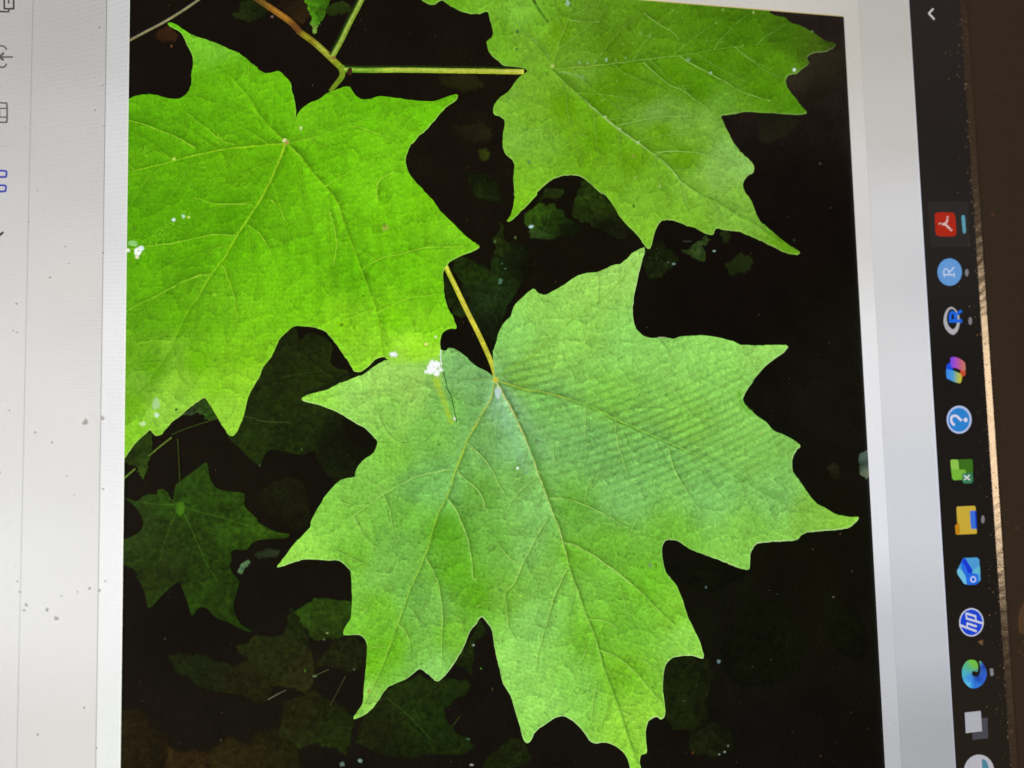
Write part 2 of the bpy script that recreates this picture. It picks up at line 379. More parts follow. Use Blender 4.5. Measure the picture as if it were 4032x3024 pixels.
fl = Flat(); fl.strip([(0, 579), (18, 580), (34, 582)], 2, (165, 163, 160), ZI); screen_part('toolbar_divider', fl, [M_page, M_pagea], wd)

# ------------------------------------------------------------------ taskbar and its icons
tb = Flat()
add_rect(tb, SX0, SX1, SY0 - .0008, TASK, idw([(3650, 50, (38, 33, 32)), (3650, 900, (35, 33, 31)), (3700, 1500, (24, 22, 20)), (3720, 2200, (26, 23, 20)), (3760, 2900, (33, 28, 23)), (3760, 700, (33, 29, 27))], soft=200), ZPAGE, (NX, 4))
task = screen_part('taskbar', tb, [M_task], laptop, 'black taskbar with a row of app icons along the screen edge')
def ti(label, items): return icon('app_icon', label, task, items)
def rr(o, s, pts): return t(o, s, pts)
Q = 8.295
O = (3640, 820)
fl = Flat(); fl.poly([(3650, 797), (3806, 795), (3814, 972), (3660, 974)], (42, 39, 38), ZPAGE + U, feather=3); screen_part('active_tile', fl, [M_icon, M_icona], task)
ti('red rounded square icon with a white looped ribbon mark', [
    ('p', t(O, Q, [(305, 230), (322, 188), (365, 163), (470, 152), (850, 160), (912, 178), (950, 220), (965, 300), (982, 500), (998, 720), (1000, 825), (985, 882), (940, 915), (850, 930), (460, 920), (380, 897), (338, 850), (325, 700), (312, 450)]), (166, 38, 22)),
    ('s', t(O, Q, [(435, 515), (520, 530), (620, 545), (705, 595), (775, 668), (860, 745)]), 8.5, (214, 188, 180)), ('s', t(O, Q, [(718, 272), (708, 390), (680, 480), (600, 520)]), 8, (210, 184, 178)),
    ('e', [O[0] + 500 / Q, O[1] + 532 / Q, 4.2, 2.6], (150, 60, 48)), ('e', [O[0] + 822 / Q, O[1] + 705 / Q, 2.6, 2.2], (160, 80, 66)), ('e', [O[0] + 706 / Q, O[1] + 345 / Q, 2.0, 5], (176, 110, 98)), ('e', [O[0] + 690 / Q, O[1] + 525 / Q, 3, 2.6], (170, 80, 66))])
icon('activity_mark', 'teal bar under the red icon', task, [('p', t(O, Q, [(1176, 300), (1192, 256), (1236, 240), (1272, 270), (1290, 400), (1302, 600), (1312, 760), (1302, 818), (1262, 832), (1222, 800), (1200, 600), (1186, 440)]), (88, 150, 168))])
O = (3660, 1000)
wl = (188, 203, 226)
ti('light blue disc icon with a small pale serif letter R', [('e', [O[0] + 620 / Q, O[1] + 603 / Q, 395 / Q, 442 / Q], (97, 148, 206)),
    ('l', t(O, Q, [(430, 690), (770, 692)]), 6.5, wl), ('l', t(O, Q, [(436, 640), (442, 775)]), 4.2, wl), ('l', t(O, Q, [(765, 630), (772, 780)]), 4.2, wl),
    ('s', t(O, Q, [(430, 690), (428, 570), (478, 497), (545, 512), (592, 580), (600, 690)]), 5.2, wl), ('s', t(O, Q, [(598, 610), (660, 562), (725, 490), (758, 440)]), 6, wl)])
def mark(o, cx, cy, rx=55, ry=115): icon('activity_mark', None, task, [('e', [o[0] + cx / Q, o[1] + cy / Q, rx / Q, ry / Q], (122, 120, 124))])
mark(O, 1180, 620)
O = (3680, 1190); bb = (26, 100, 216)
ti('blue letter R icon in a grey oval ring', [('p', t(O, Q, [(258, 620), (290, 400), (370, 240), (470, 170), (560, 180), (650, 250), (740, 400), (785, 600), (770, 760), (720, 920), (640, 1030), (560, 1062), (440, 1010), (330, 880), (275, 740)]), (172, 170, 174)),
    ('p', t(O, Q, [(362, 560), (385, 380), (450, 260), (540, 230), (630, 300), (690, 450), (700, 620), (670, 760), (620, 850), (560, 890), (480, 840), (400, 730)]), (26, 25, 24)),
    ('l', t(O, Q, [(430, 620), (860, 620)]), 15, bb), ('s', t(O, Q, [(475, 600), (475, 420), (540, 335), (620, 400), (650, 580)]), 12, bb), ('s', t(O, Q, [(630, 440), (720, 375), (840, 280)]), 13, bb)])
mark(O, 1125, 620, 55, 122)
O = (3680, 1370)
def gx(stops):
    xs = [O[0] + a / Q for a, c in stops]; cs = np.array([lin(c) for a, c in stops])
    return lambda q: np.column_stack([np.interp(np.atleast_2d(q)[:, 0], xs, cs[:, k]) for k in range(3)])
ti('two interlocked ribbons icon in rainbow colours', [
    ('p', t(O, Q, [(360, 570), (420, 515), (480, 490), (520, 600), (560, 745), (430, 722), (350, 695)]), (22, 76, 216)),
    ('g', t(O, Q, [(345, 705), (450, 722), (560, 745), (700, 800), (820, 865), (848, 940), (838, 1060), (800, 1145), (720, 1142), (560, 1092), (420, 1022), (360, 975)]), gx([(380, (60, 136, 228)), (560, (70, 150, 205)), (680, (140, 176, 110)), (800, (196, 184, 50))])),
    ('p', t(O, Q, [(800, 735), (880, 735), (950, 765), (972, 850), (940, 905), (870, 935), (825, 875)]), (192, 78, 48)),
    ('g', t(O, Q, [(480, 360), (500, 322), (560, 303), (650, 312), (760, 350), (870, 420), (940, 482), (958, 560), (966, 745), (900, 742), (790, 712), (650, 655), (500, 615)]), gx([(490, (112, 70, 224)), (650, (165, 76, 190)), (780, (186, 88, 128)), (940, (194, 120, 96))]))])
O = (3690, 1560); wq = (216, 212, 228)
ti('blue disc icon with a white rim and question mark', [('e', [O[0] + 680 / Q, O[1] + 768 / Q, 402 / Q, 452 / Q], (178, 188, 224)), ('e', [O[0] + 676 / Q, O[1] + 774 / Q, 342 / Q, 384 / Q], (42, 126, 202)),
    ('s', t(O, Q, [(530, 955), (450, 870), (418, 775), (445, 672), (540, 638), (625, 670), (695, 745), (770, 795)]), 10.5, wq), ('e', [O[0] + 890 / Q, O[1] + 775 / Q, 7.3, 8], wq)])
O = (3700, 1760)
ti('green spreadsheet icon with a white x on its corner badge', [
    ('p', t(O, Q, [(570, 412), (1000, 400), (1030, 430), (1048, 840), (820, 840), (780, 740), (590, 735)]), (58, 108, 28), 1),
    ('p', t(O, Q, [(315, 440), (360, 416), (540, 414), (572, 480), (592, 738), (340, 742), (325, 600)]), (136, 190, 74), 1),
    ('p', t(O, Q, [(340, 745), (590, 740), (770, 740), (822, 800), (822, 900), (710, 1062), (430, 1078), (370, 1022)]), (114, 176, 54), 1),
    ('p', t(O, Q, [(700, 900), (740, 852), (1030, 842), (1048, 1100), (1000, 1182), (760, 1188), (700, 1120)]), (54, 120, 82), 1),
    ('l', t(O, Q, [(752, 925), (950, 1080)]), 6.5, (208, 212, 210)), ('l', t(O, Q, [(940, 912), (762, 1080)]), 6.5, (208, 212, 210))])
O = (3720, 1950)
ti('yellow folder icon with a blue clip', [('p', t(O, Q, [(345, 395), (380, 370), (930, 345), (962, 380), (1005, 1225), (980, 1250), (350, 1280), (400, 1100), (400, 900), (370, 880)]), (196, 166, 56), 1),
    ('p', t(O, Q, [(302, 992), (372, 916), (430, 916), (468, 1240), (352, 1280), (316, 1232)]), (188, 128, 22), 1), ('p', t(O, Q, [(785, 530), (810, 505), (972, 500), (1004, 1088), (830, 1092), (802, 900)]), (54, 108, 208), 1),
    ('p', t(O, Q, [(945, 505), (978, 502), (1010, 1088), (980, 1090)]), (24, 56, 196), 1)])
mark(O, 1205, 785, 55, 125)
O = (3730, 2150)
ti('blue envelope icon with a small white ring', [
    ('p', t(O, Q, [(280, 800), (320, 720), (480, 400), (520, 385), (930, 370), (1000, 430), (1045, 1100), (960, 1190), (900, 1240), (700, 1256), (540, 1236), (490, 1200), (300, 910)]), (74, 152, 208), 1),
    ('p', t(O, Q, [(780, 790), (1020, 640), (1035, 900), (960, 960), (780, 880)]), (92, 176, 202), 1),
    ('p', t(O, Q, [(480, 400), (545, 400), (780, 780), (770, 880), (940, 910), (965, 960), (965, 1190), (900, 1240), (700, 1256), (600, 1232), (560, 950), (440, 750), (400, 570)]), (36, 104, 220), 1),
    ('p', t(O, Q, [(480, 420), (540, 400), (785, 790), (765, 890), (640, 866), (560, 640), (450, 520)]), (22, 54, 204), 1),
    ('p', t(O, Q, [(280, 800), (340, 730), (430, 790), (560, 1010), (592, 1230), (520, 1220), (300, 905)]), (108, 188, 216), 1),
    ('s', [(O[0] + (805 + 78 * math.cos(a)) / Q, O[1] + (1080 + 84 * math.sin(a)) / Q) for a in np.linspace(0, 2 * math.pi, 17)], 5.2, (206, 208, 236))])
O = (3740, 2350); wh = (200, 204, 218)
HP = [[(275, 905), (550, 1000), (838, 1118)], [(520, 850), (680, 900), (838, 958)], [(490, 690), (760, 770), (1056, 862)], [(488, 530), (650, 575), (812, 625)]]
HPc = [[(518, 830), (530, 960)], [(488, 510), (506, 715)], [(795, 600), (812, 770)]]
ti('blue disc icon with a white rim and slanted letters hp', [('e', [O[0] + 665 / Q, O[1] + 820 / Q, 396 / Q, 458 / Q], (192, 198, 214)), ('e', [O[0] + 665 / Q, O[1] + 822 / Q, 356 / Q, 414 / Q], (26, 66, 204))] +
   [('l', t(O, Q, p), 9.5, wh) for p in HP] + [('l', t(O, Q, p), 6, wh) for p in HPc])
O = (3750, 2550)
ti('green and blue swirl icon', [('g', t(O, Q, [(490, 400), (620, 385), (720, 420), (780, 520), (800, 650), (780, 760), (740, 772), (690, 748), (620, 760), (590, 805), (600, 870), (640, 920), (710, 932), (790, 920), (850, 850), (880, 700), (862, 560), (835, 450), (870, 420), (950, 500), (1020, 620), (1075, 760), (1070, 920), (1010, 1080), (920, 1200), (800, 1280), (650, 1310), (540, 1290), (430, 1200), (330, 1070), (280, 900), (275, 740), (310, 600), (390, 470)]),
    idw([(O[0] + a / Q, O[1] + b_ / Q, c) for a, b_, c in [(600, 430, (112, 190, 58)), (720, 560, (108, 186, 62)), (450, 600, (84, 176, 130)), (340, 820, (76, 172, 190)), (500, 1000, (60, 140, 220)), (430, 1180, (92, 190, 224)), (720, 1180, (46, 116, 214)), (960, 960, (46, 92, 202)), (950, 620, (34, 68, 176)), (780, 1000, (26, 64, 160))]], soft=4))])
icon('activity_mark', None, task, [('p', t(O, Q, [(1185, 680), (1230, 660), (1290, 682), (1302, 880), (1252, 912), (1200, 890)]), (126, 126, 130), 1)])
O = (3740, 2740)
ti('two overlapping grey squares icon', [('p', t(O, Q, [(690, 740), (1185, 695), (1206, 1360), (700, 1416)]), (70, 70, 76), 1), ('p', t(O, Q, [(450, 527), (965, 475), (1010, 1135), (485, 1197)]), (172, 172, 180), 1)])
O = (3740, 2880)
ti('pale round icon with a teal patch', [('e', [3850, 3034, 59, 65], (178, 176, 184)), ('p', t(O, 11.52, [(1400, 1225), (1480, 1230), (1570, 1290), (1640, 1400), (1690, 1560), (1710, 1800), (1440, 1900), (1420, 1659)]), (74, 126, 146), 1)])
ti('white chevron at the tray end of the taskbar', [('s', t((3600, 0), 13.825, [(985, 515), (860, 640), (755, 755), (750, 790), (880, 930), (1035, 1105)]), 7.5, (206, 202, 198))])

# ------------------------------------------------------------------ the leaf photograph on the page
ph = Flat()
add_rect(ph, PB, PT + .0004, PR - .0004, PL + .0004, idw([(600, 200, (10, 6, 3)), (1500, 150, (12, 7, 4)), (1800, 500, (16, 11, 5)), (3200, 250, (27, 20, 16)), (3100, 900, (9, 5, 4)), (2900, 1200, (7, 4, 3)), (2200, 1050, (10, 8, 3)),
    (3300, 1500, (12, 12, 6)), (3200, 2300, (8, 10, 3)), (3000, 2900, (9, 7, 6)), (2900, 2500, (9, 12, 4)), (900, 1800, (10, 9, 4)), (700, 2500, (6, 5, 4)), (600, 2900, (17, 13, 8)), (1000, 2900, (15, 12, 7)), (1500, 2900, (13, 11, 7)), (2200, 2900, (12, 9, 6)), (1400, 1750, (7, 7, 3))], soft=120), Z0, (50, 36))
photo = screen_part('leaf_photo', ph, [M_dark], laptop, 'photo of bright green maple leaves against dark undergrowth shown on the screen')
layer = [1]
def nz(): layer[0] += 1; return Z0 + layer[0] * ZL
# puckered leaf blade as it shows in the pictured leaf: valleys along the veins, small cells between them
LDIR = np.array([.8, -.6])
def seglist(veins, step=24):
    A, B, W_ = [], [], []
    for pts, w in veins:
        P = crom(pts, 4); L_ = np.r_[0, np.cumsum(np.linalg.norm(np.diff(P, axis=0), axis=1))]
        u = np.linspace(0, L_[-1], max(2, int(L_[-1] / step) + 1)); R_ = np.column_stack([np.interp(u, L_, P[:, k]) for k in (0, 1)])
        A.append(R_[:-1]); B.append(R_[1:]); W_.append(np.linspace(w, w * .5, len(R_) - 1))
    return np.vstack(A), np.vstack(B), np.concatenate(W_)
def vein_shade(q, segs, lam):
    A, B, W_ = segs; E = B - A; EE = (E ** 2).sum(1) + 1e-9
    sh = np.zeros(len(q)); dist = np.zeros(len(q))
    for a in range(0, len(q), 6000):
        p = q[a:a + 6000]; d = p[:, None, :] - A[None]
        t_ = np.clip((d * E[None]).sum(2) / EE[None], 0, 1); v = d - t_[..., None] * E[None]; dd = np.sqrt((v ** 2).sum(2))
        i = np.argmin(dd / (W_[None] + .35), 1); r_ = np.arange(len(p)); vv, dm, w = v[r_, i], dd[r_, i] + 1e-6, W_[i]
        sh[a:a + 6000] = -(vv / dm[:, None] @ LDIR) * np.exp(-dm / (lam * (.5 + w))) * w * np.clip(dm / 3, 0, 1); dist[a:a + 6000] = dm
    return sh, dist
def cell_shade(q, g, seed, stretch=(1, 1), rot=0.0):
    rs = np.random.default_rng(seed); c_, s_ = math.cos(rot), math.sin(rot)
    M = np.array([[c_, -s_], [s_, c_]]) / np.array(stretch)[:, None]
    p = q @ M.T / g; p = p + .35 * np.column_stack([np.sin(p[:, 1] * 1.7 + seed), np.sin(p[:, 0] * 1.9 + 2 * seed)])
    J = rs.uniform(0, 1, (256, 256, 2)); H = rs.uniform(-1, 1, (256, 256)); ci = np.floor(p).astype(int)
    d1_ = np.full(len(q), 1e9); d2_ = np.full(len(q), 1e9); v1 = np.zeros((len(q), 2)); v2 = np.zeros((len(q), 2)); h = np.zeros(len(q))
    for ox in (-2, -1, 0, 1, 2):
        for oy in (-2, -1, 0, 1, 2):
            c = ci + (ox, oy); sd = c + J[c[:, 0] % 256, c[:, 1] % 256]; v = p - sd; d = np.sqrt((v ** 2).sum(1))
            n1 = d < d1_; n2 = (~n1) & (d < d2_)
            d2_ = np.where(n1, d1_, np.where(n2, d, d2_)); v2 = np.where(n1[:, None], v1, np.where(n2[:, None], v, v2))
            h = np.where(n1, H[c[:, 0] % 256, c[:, 1] % 256], h); d1_ = np.where(n1, d, d1_); v1 = np.where(n1[:, None], v, v1)
    gr = v2 / (d2_[:, None] + 1e-9) - v1 / (d1_[:, None] + 1e-9); e = d2_ - d1_
    return -(gr @ LDIR) * np.exp(-e / .22), h, e
def relief(base, veins, kv=.42, lam=15, k1=.16, k2=.12, kh=.07, g1=62, g2=24, seed=3, moire=None):
    segs = seglist(veins)
    def f(q):
        q = np.atleast_2d(q); sh, d = vein_shade(q, segs, lam); m = 1 + kv * sh + .10 * (1 - np.exp(-d / 30)) - .05
        s1, h1, e1 = cell_shade(q, g1, seed, (1.25, .85), .9); s2, h2, e2 = cell_shade(q, g2, seed + 1); s3, h3, e3 = cell_shade(q, 210, seed + 5)
        m = m * (1 + k1 * s1 + k2 * s2 + kh * h1 + kh * .8 * h2 + kh * .8 * h3)
        if moire is not None: m = m * moire(q)
        return base(q) * np.clip(m, .35, 1.9)[:, None]
    return f
def branches(main, poly, gap, length, ang=46, start=70, seed=1, fade=.55):
    rs = random.Random(seed); P = crom(main, 6); L_ = np.r_[0, np.cumsum(np.linalg.norm(np.diff(P, axis=0), axis=1))]; out = []; u = start; side = 1
    while u < L_[-1] * .96:
        o = np.array([np.interp(u, L_, P[:, k]) for k in (0, 1)]); o2 = np.array([np.interp(min(u + 12, L_[-1]), L_, P[:, k]) for k in (0, 1)])
        t_ = (o2 - o) / (np.linalg.norm(o2 - o) + 1e-9); a = math.radians(ang + rs.uniform(-8, 8)) * side
        l = length * (1 - fade * u / L_[-1]) * rs.uniform(.75, 1.2); pts = [o]
        for i in range(6):
            d = np.array([t_[0] * math.cos(a) - t_[1] * math.sin(a), t_[0] * math.sin(a) + t_[1] * math.cos(a)]); n = pts[-1] + d * l / 6
            if not inside(n[None], poly)[0]: break
            pts.append(n); a *= .93; a += math.radians(rs.uniform(-4, 4))
        if len(pts) > 2: out.append(pts)
        u += gap * rs.uniform(.4, .65); side = -side
    return out
def moire_c(q):
    x, y = q[:, 0], q[:, 1]; ph = 2 * np.pi * (y + .25 * (x - 2150) + 1.7e-4 * (x - 2150) ** 2) / 34
    g = np.exp(-(((x - 2620) / 480) ** 2 + ((y - 1720) / 260) ** 2)) + .8 * np.exp(-(((x - 2080) / 170) ** 2 + ((y - 1480) / 120) ** 2))
    return 1 - .32 * np.clip(g, 0, 1) * np.clip(np.sin(ph), -.25, 1)
def moire_a(q):
    x, y = q[:, 0], q[:, 1]; r_ = np.hypot(x - 500, (y - 1150) * .8); ph = 2 * np.pi * r_ / 62
    g = np.exp(-(((x - 1420) / 330) ** 2 + ((y - 1000) / 300) ** 2)); return 1 - .08 * g * np.sin(ph)

def ragged(pts, amp, lv=3):                               # uneven leaf edge: midpoint displacement
    P = [np.array(p, float) for p in pts]
    for k in range(lv):
        Q_ = []
        for i in range(len(P)):
            a, b = P[i], P[(i + 1) % len(P)]; e = b - a; l = np.linalg.norm(e) + 1e-6
            Q_ += [a, (a + b) / 2 + np.array([-e[1], e[0]]) / l * rng.gauss(0, min(amp * .55 ** k, l * .16))]
        P = Q_
    return P
def dim(pts, col, label=None, feather=9, smooth=1, name='shaded_leaf', extra=None, wob=.0, rag=6):
    c0 = colf(col); P0 = np.array(pts, float); mid = P0.mean(0); ext = np.ptp(P0, axis=0).max(); th = rng.uniform(0, 6.28); fd = np.array([math.cos(th), math.sin(th)])
    big = ext > 120 and name in ('shaded_leaf', 'maple_leaf')
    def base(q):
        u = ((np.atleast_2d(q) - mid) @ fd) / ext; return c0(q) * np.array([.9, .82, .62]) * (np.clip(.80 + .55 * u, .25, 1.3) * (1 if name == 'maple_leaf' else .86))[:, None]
    fl = Flat(); z = nz()
    if smooth == 1: pts = ragged(pts, rag)
    if big:
        vs_ = []; th0 = rng.uniform(0, 6.28); org = mid - ext * .28 * np.array([math.cos(th0), math.sin(th0)])
        for da in (-1.1, -.55, 0, .55, 1.1):
            e_p = org + ext * rng.uniform(.5, .8) * np.array([math.cos(th0 + da), math.sin(th0 + da)]); PP = np.array(pts)
            if not inside(org[None], PP)[0]: org = mid
            while np.linalg.norm(e_p - org) > 20 and not inside(e_p[None], PP)[0]: e_p = org + (e_p - org) * .85
            m_p = (org + e_p) / 2 + nr.normal(0, ext * .01, 2); vs_.append(([org, m_p, e_p], .8))
        for vp, w_ in list(vs_): vs_ += [(b, .45) for b in branches(vp, np.array(pts), 90, ext * .3, start=40, seed=rng.randrange(999))]
        cc_ = relief(base, vs_, kv=.75, lam=13, k1=.3, k2=.25, kh=.16, g1=46, g2=20, seed=rng.randrange(99))
        for vp, w_ in (vs_[:5] if name == 'shaded_leaf' and inside(np.array([v[0][1] for v in vs_[:5]]), np.array(pts)).all() else []): fl.strip(vp, 4.5, lambda q: c0(q) * 1.9, z + U, alpha=.38, taper=(1, .3), soft=.9, var=.4)
    else: cc_ = base
    P_ = fl.poly(pts, cc_, z, step=11 if big else 20, smooth=smooth if smooth > 1 else 0, feather=0, wob=wob)
    if feather: fl.ring(P_, base, min(feather, 16), z, 1)
    if extra: extra(fl, z + 2 * U)
    return screen_part(name, fl, [M_dim, M_dima], photo, label)
i_, f_, g_, h_ = (450, 1500), (1150, 750), (1850, 750), (2550, 750)
a_, b_, c_, dd_ = (450, 0), (1150, 0), (1850, 0), (2550, 0)
e_, j_, k_, l_ = (450, 750), (1150, 1500), (1850, 1500), (2600, 1500)
m_, n_, o_, p_ = (450, 2224), (1150, 2224), (1850, 2224), (2600, 2224)
S1 = 1.19
X = lambda o, pts: T(o[0], o[1], S8, pts)
Y = lambda o, pts: T(o[0], o[1], S1, pts)
# undergrowth far behind
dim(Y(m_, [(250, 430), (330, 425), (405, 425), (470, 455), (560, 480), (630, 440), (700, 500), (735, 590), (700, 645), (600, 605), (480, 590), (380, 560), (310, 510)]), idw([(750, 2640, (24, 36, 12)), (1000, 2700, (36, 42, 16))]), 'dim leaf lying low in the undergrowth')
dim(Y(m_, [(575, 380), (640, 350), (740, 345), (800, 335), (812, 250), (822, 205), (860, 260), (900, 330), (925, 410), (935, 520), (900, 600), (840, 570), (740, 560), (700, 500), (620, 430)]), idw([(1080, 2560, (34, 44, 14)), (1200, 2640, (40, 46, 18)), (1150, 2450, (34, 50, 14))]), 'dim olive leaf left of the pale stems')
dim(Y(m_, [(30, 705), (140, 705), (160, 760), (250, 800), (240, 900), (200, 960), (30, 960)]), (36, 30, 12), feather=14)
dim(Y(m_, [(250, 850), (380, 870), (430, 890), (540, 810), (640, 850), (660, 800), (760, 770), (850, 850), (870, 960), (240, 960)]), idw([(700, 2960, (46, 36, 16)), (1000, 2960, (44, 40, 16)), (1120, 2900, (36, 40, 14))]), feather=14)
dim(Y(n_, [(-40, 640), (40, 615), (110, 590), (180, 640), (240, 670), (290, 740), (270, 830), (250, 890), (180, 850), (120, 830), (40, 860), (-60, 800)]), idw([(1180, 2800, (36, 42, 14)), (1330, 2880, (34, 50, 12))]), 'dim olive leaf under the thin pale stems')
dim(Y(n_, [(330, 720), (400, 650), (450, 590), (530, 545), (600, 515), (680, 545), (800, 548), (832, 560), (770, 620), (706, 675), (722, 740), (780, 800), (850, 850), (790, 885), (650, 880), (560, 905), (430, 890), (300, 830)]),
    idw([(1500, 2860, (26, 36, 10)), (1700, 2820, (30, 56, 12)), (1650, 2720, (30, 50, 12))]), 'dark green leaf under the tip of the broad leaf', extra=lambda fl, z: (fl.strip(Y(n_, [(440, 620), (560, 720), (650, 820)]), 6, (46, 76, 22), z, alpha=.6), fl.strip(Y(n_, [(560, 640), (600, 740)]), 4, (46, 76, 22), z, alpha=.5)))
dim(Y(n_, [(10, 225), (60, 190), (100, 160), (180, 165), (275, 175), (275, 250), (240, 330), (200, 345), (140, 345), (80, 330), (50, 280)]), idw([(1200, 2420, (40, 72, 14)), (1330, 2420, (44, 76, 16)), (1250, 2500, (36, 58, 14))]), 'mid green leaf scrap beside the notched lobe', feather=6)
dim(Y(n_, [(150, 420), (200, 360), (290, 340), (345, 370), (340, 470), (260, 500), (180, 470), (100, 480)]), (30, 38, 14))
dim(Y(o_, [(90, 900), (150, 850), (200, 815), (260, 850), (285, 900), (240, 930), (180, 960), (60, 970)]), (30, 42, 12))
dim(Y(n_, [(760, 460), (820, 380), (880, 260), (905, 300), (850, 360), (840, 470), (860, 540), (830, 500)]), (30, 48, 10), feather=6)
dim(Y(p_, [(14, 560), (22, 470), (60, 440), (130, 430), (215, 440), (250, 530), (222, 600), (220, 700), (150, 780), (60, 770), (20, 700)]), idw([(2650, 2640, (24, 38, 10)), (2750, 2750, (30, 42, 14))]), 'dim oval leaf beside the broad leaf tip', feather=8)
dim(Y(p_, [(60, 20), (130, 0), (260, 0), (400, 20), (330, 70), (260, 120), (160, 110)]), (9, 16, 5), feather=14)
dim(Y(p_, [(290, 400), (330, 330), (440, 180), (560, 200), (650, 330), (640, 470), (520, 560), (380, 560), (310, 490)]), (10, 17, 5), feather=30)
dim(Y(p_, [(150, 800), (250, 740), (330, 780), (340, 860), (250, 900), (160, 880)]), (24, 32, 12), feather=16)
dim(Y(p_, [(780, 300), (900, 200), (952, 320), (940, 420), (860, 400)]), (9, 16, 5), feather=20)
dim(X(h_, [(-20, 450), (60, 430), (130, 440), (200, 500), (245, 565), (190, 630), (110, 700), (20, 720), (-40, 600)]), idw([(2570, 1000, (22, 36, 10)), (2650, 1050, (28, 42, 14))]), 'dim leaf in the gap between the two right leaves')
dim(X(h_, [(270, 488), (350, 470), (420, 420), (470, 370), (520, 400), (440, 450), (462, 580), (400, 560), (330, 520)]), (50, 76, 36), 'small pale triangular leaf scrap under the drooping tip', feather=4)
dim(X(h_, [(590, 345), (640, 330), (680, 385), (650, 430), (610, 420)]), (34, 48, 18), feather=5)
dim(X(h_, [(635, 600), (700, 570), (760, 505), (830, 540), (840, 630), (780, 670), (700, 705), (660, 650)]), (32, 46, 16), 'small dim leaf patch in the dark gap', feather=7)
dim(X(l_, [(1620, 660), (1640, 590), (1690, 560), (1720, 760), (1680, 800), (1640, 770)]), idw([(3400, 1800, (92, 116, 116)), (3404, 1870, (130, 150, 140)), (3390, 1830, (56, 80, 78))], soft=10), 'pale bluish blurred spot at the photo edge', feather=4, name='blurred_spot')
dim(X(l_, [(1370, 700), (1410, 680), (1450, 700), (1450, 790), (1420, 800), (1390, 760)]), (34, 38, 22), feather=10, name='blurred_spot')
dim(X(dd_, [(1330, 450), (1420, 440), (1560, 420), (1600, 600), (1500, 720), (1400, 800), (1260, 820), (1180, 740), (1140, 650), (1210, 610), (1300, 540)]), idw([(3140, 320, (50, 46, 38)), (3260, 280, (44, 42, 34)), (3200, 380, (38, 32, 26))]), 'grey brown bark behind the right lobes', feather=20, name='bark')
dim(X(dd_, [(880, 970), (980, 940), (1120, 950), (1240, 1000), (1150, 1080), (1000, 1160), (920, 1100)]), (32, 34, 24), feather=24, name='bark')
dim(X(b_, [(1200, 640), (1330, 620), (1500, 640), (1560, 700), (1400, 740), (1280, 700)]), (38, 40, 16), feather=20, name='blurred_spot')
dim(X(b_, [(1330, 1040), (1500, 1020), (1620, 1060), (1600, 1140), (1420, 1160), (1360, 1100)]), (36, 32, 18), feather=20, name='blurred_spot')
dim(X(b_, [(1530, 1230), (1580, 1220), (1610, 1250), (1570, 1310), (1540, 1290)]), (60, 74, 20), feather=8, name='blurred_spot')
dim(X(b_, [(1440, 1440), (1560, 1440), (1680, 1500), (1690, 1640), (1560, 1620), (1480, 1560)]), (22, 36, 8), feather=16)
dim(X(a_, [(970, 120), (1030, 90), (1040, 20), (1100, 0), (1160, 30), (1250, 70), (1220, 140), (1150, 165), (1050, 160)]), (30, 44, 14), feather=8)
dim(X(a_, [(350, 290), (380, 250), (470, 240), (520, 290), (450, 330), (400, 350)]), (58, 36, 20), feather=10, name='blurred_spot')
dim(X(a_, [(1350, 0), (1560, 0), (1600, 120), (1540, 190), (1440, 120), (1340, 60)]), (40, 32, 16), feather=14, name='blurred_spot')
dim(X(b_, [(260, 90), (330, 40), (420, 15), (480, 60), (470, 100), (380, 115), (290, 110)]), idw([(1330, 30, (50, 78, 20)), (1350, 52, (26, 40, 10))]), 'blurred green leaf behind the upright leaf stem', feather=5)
# E: shaded leaf between the two big leaves
dim([(1179, 1343), (1205, 1320), (1232, 1314), (1262, 1322), (1290, 1338), (1310, 1370), (1299, 1425), (1330, 1455), (1370, 1462), (1400, 1560), (1500, 1740), (1440, 1850), (1330, 1900), (1250, 1810), (1241, 1772), (1197, 1789), (1150, 1784), (1090, 1768), (1052, 1775), (1031, 1813), (1022, 1833), (980, 1799), (932, 1751), (900, 1720), (932, 1645), (980, 1500), (1060, 1330), (1150, 1260)],
    idw([(1050, 1650, (34, 58, 12)), (1150, 1700, (32, 56, 10)), (1250, 1450, (36, 54, 10)), (1200, 1600, (30, 48, 10)), (1320, 1750, (12, 22, 5)), (1180, 1560, (40, 60, 12)), (1400, 1700, (8, 10, 4))]), 'large shaded leaf between the two broad bright leaves', feather=4, smooth=2,
    extra=lambda fl, z: (fl.strip(X(i_, [(1060, 290), (1140, 305), (1220, 330), (1450, 340)]), 5, (78, 100, 50), z, alpha=.5, var=.3), fl.strip(X(f_, [(-100, 1530), (60, 1500), (250, 1470)]), 5, (52, 78, 20), z, alpha=.4)))
dim(X(i_, [(1200, 900), (1300, 830), (1450, 800), (1560, 900), (1600, 1100), (1500, 1220), (1380, 1180), (1250, 1080), (1180, 980)]), (20, 26, 8), feather=20)
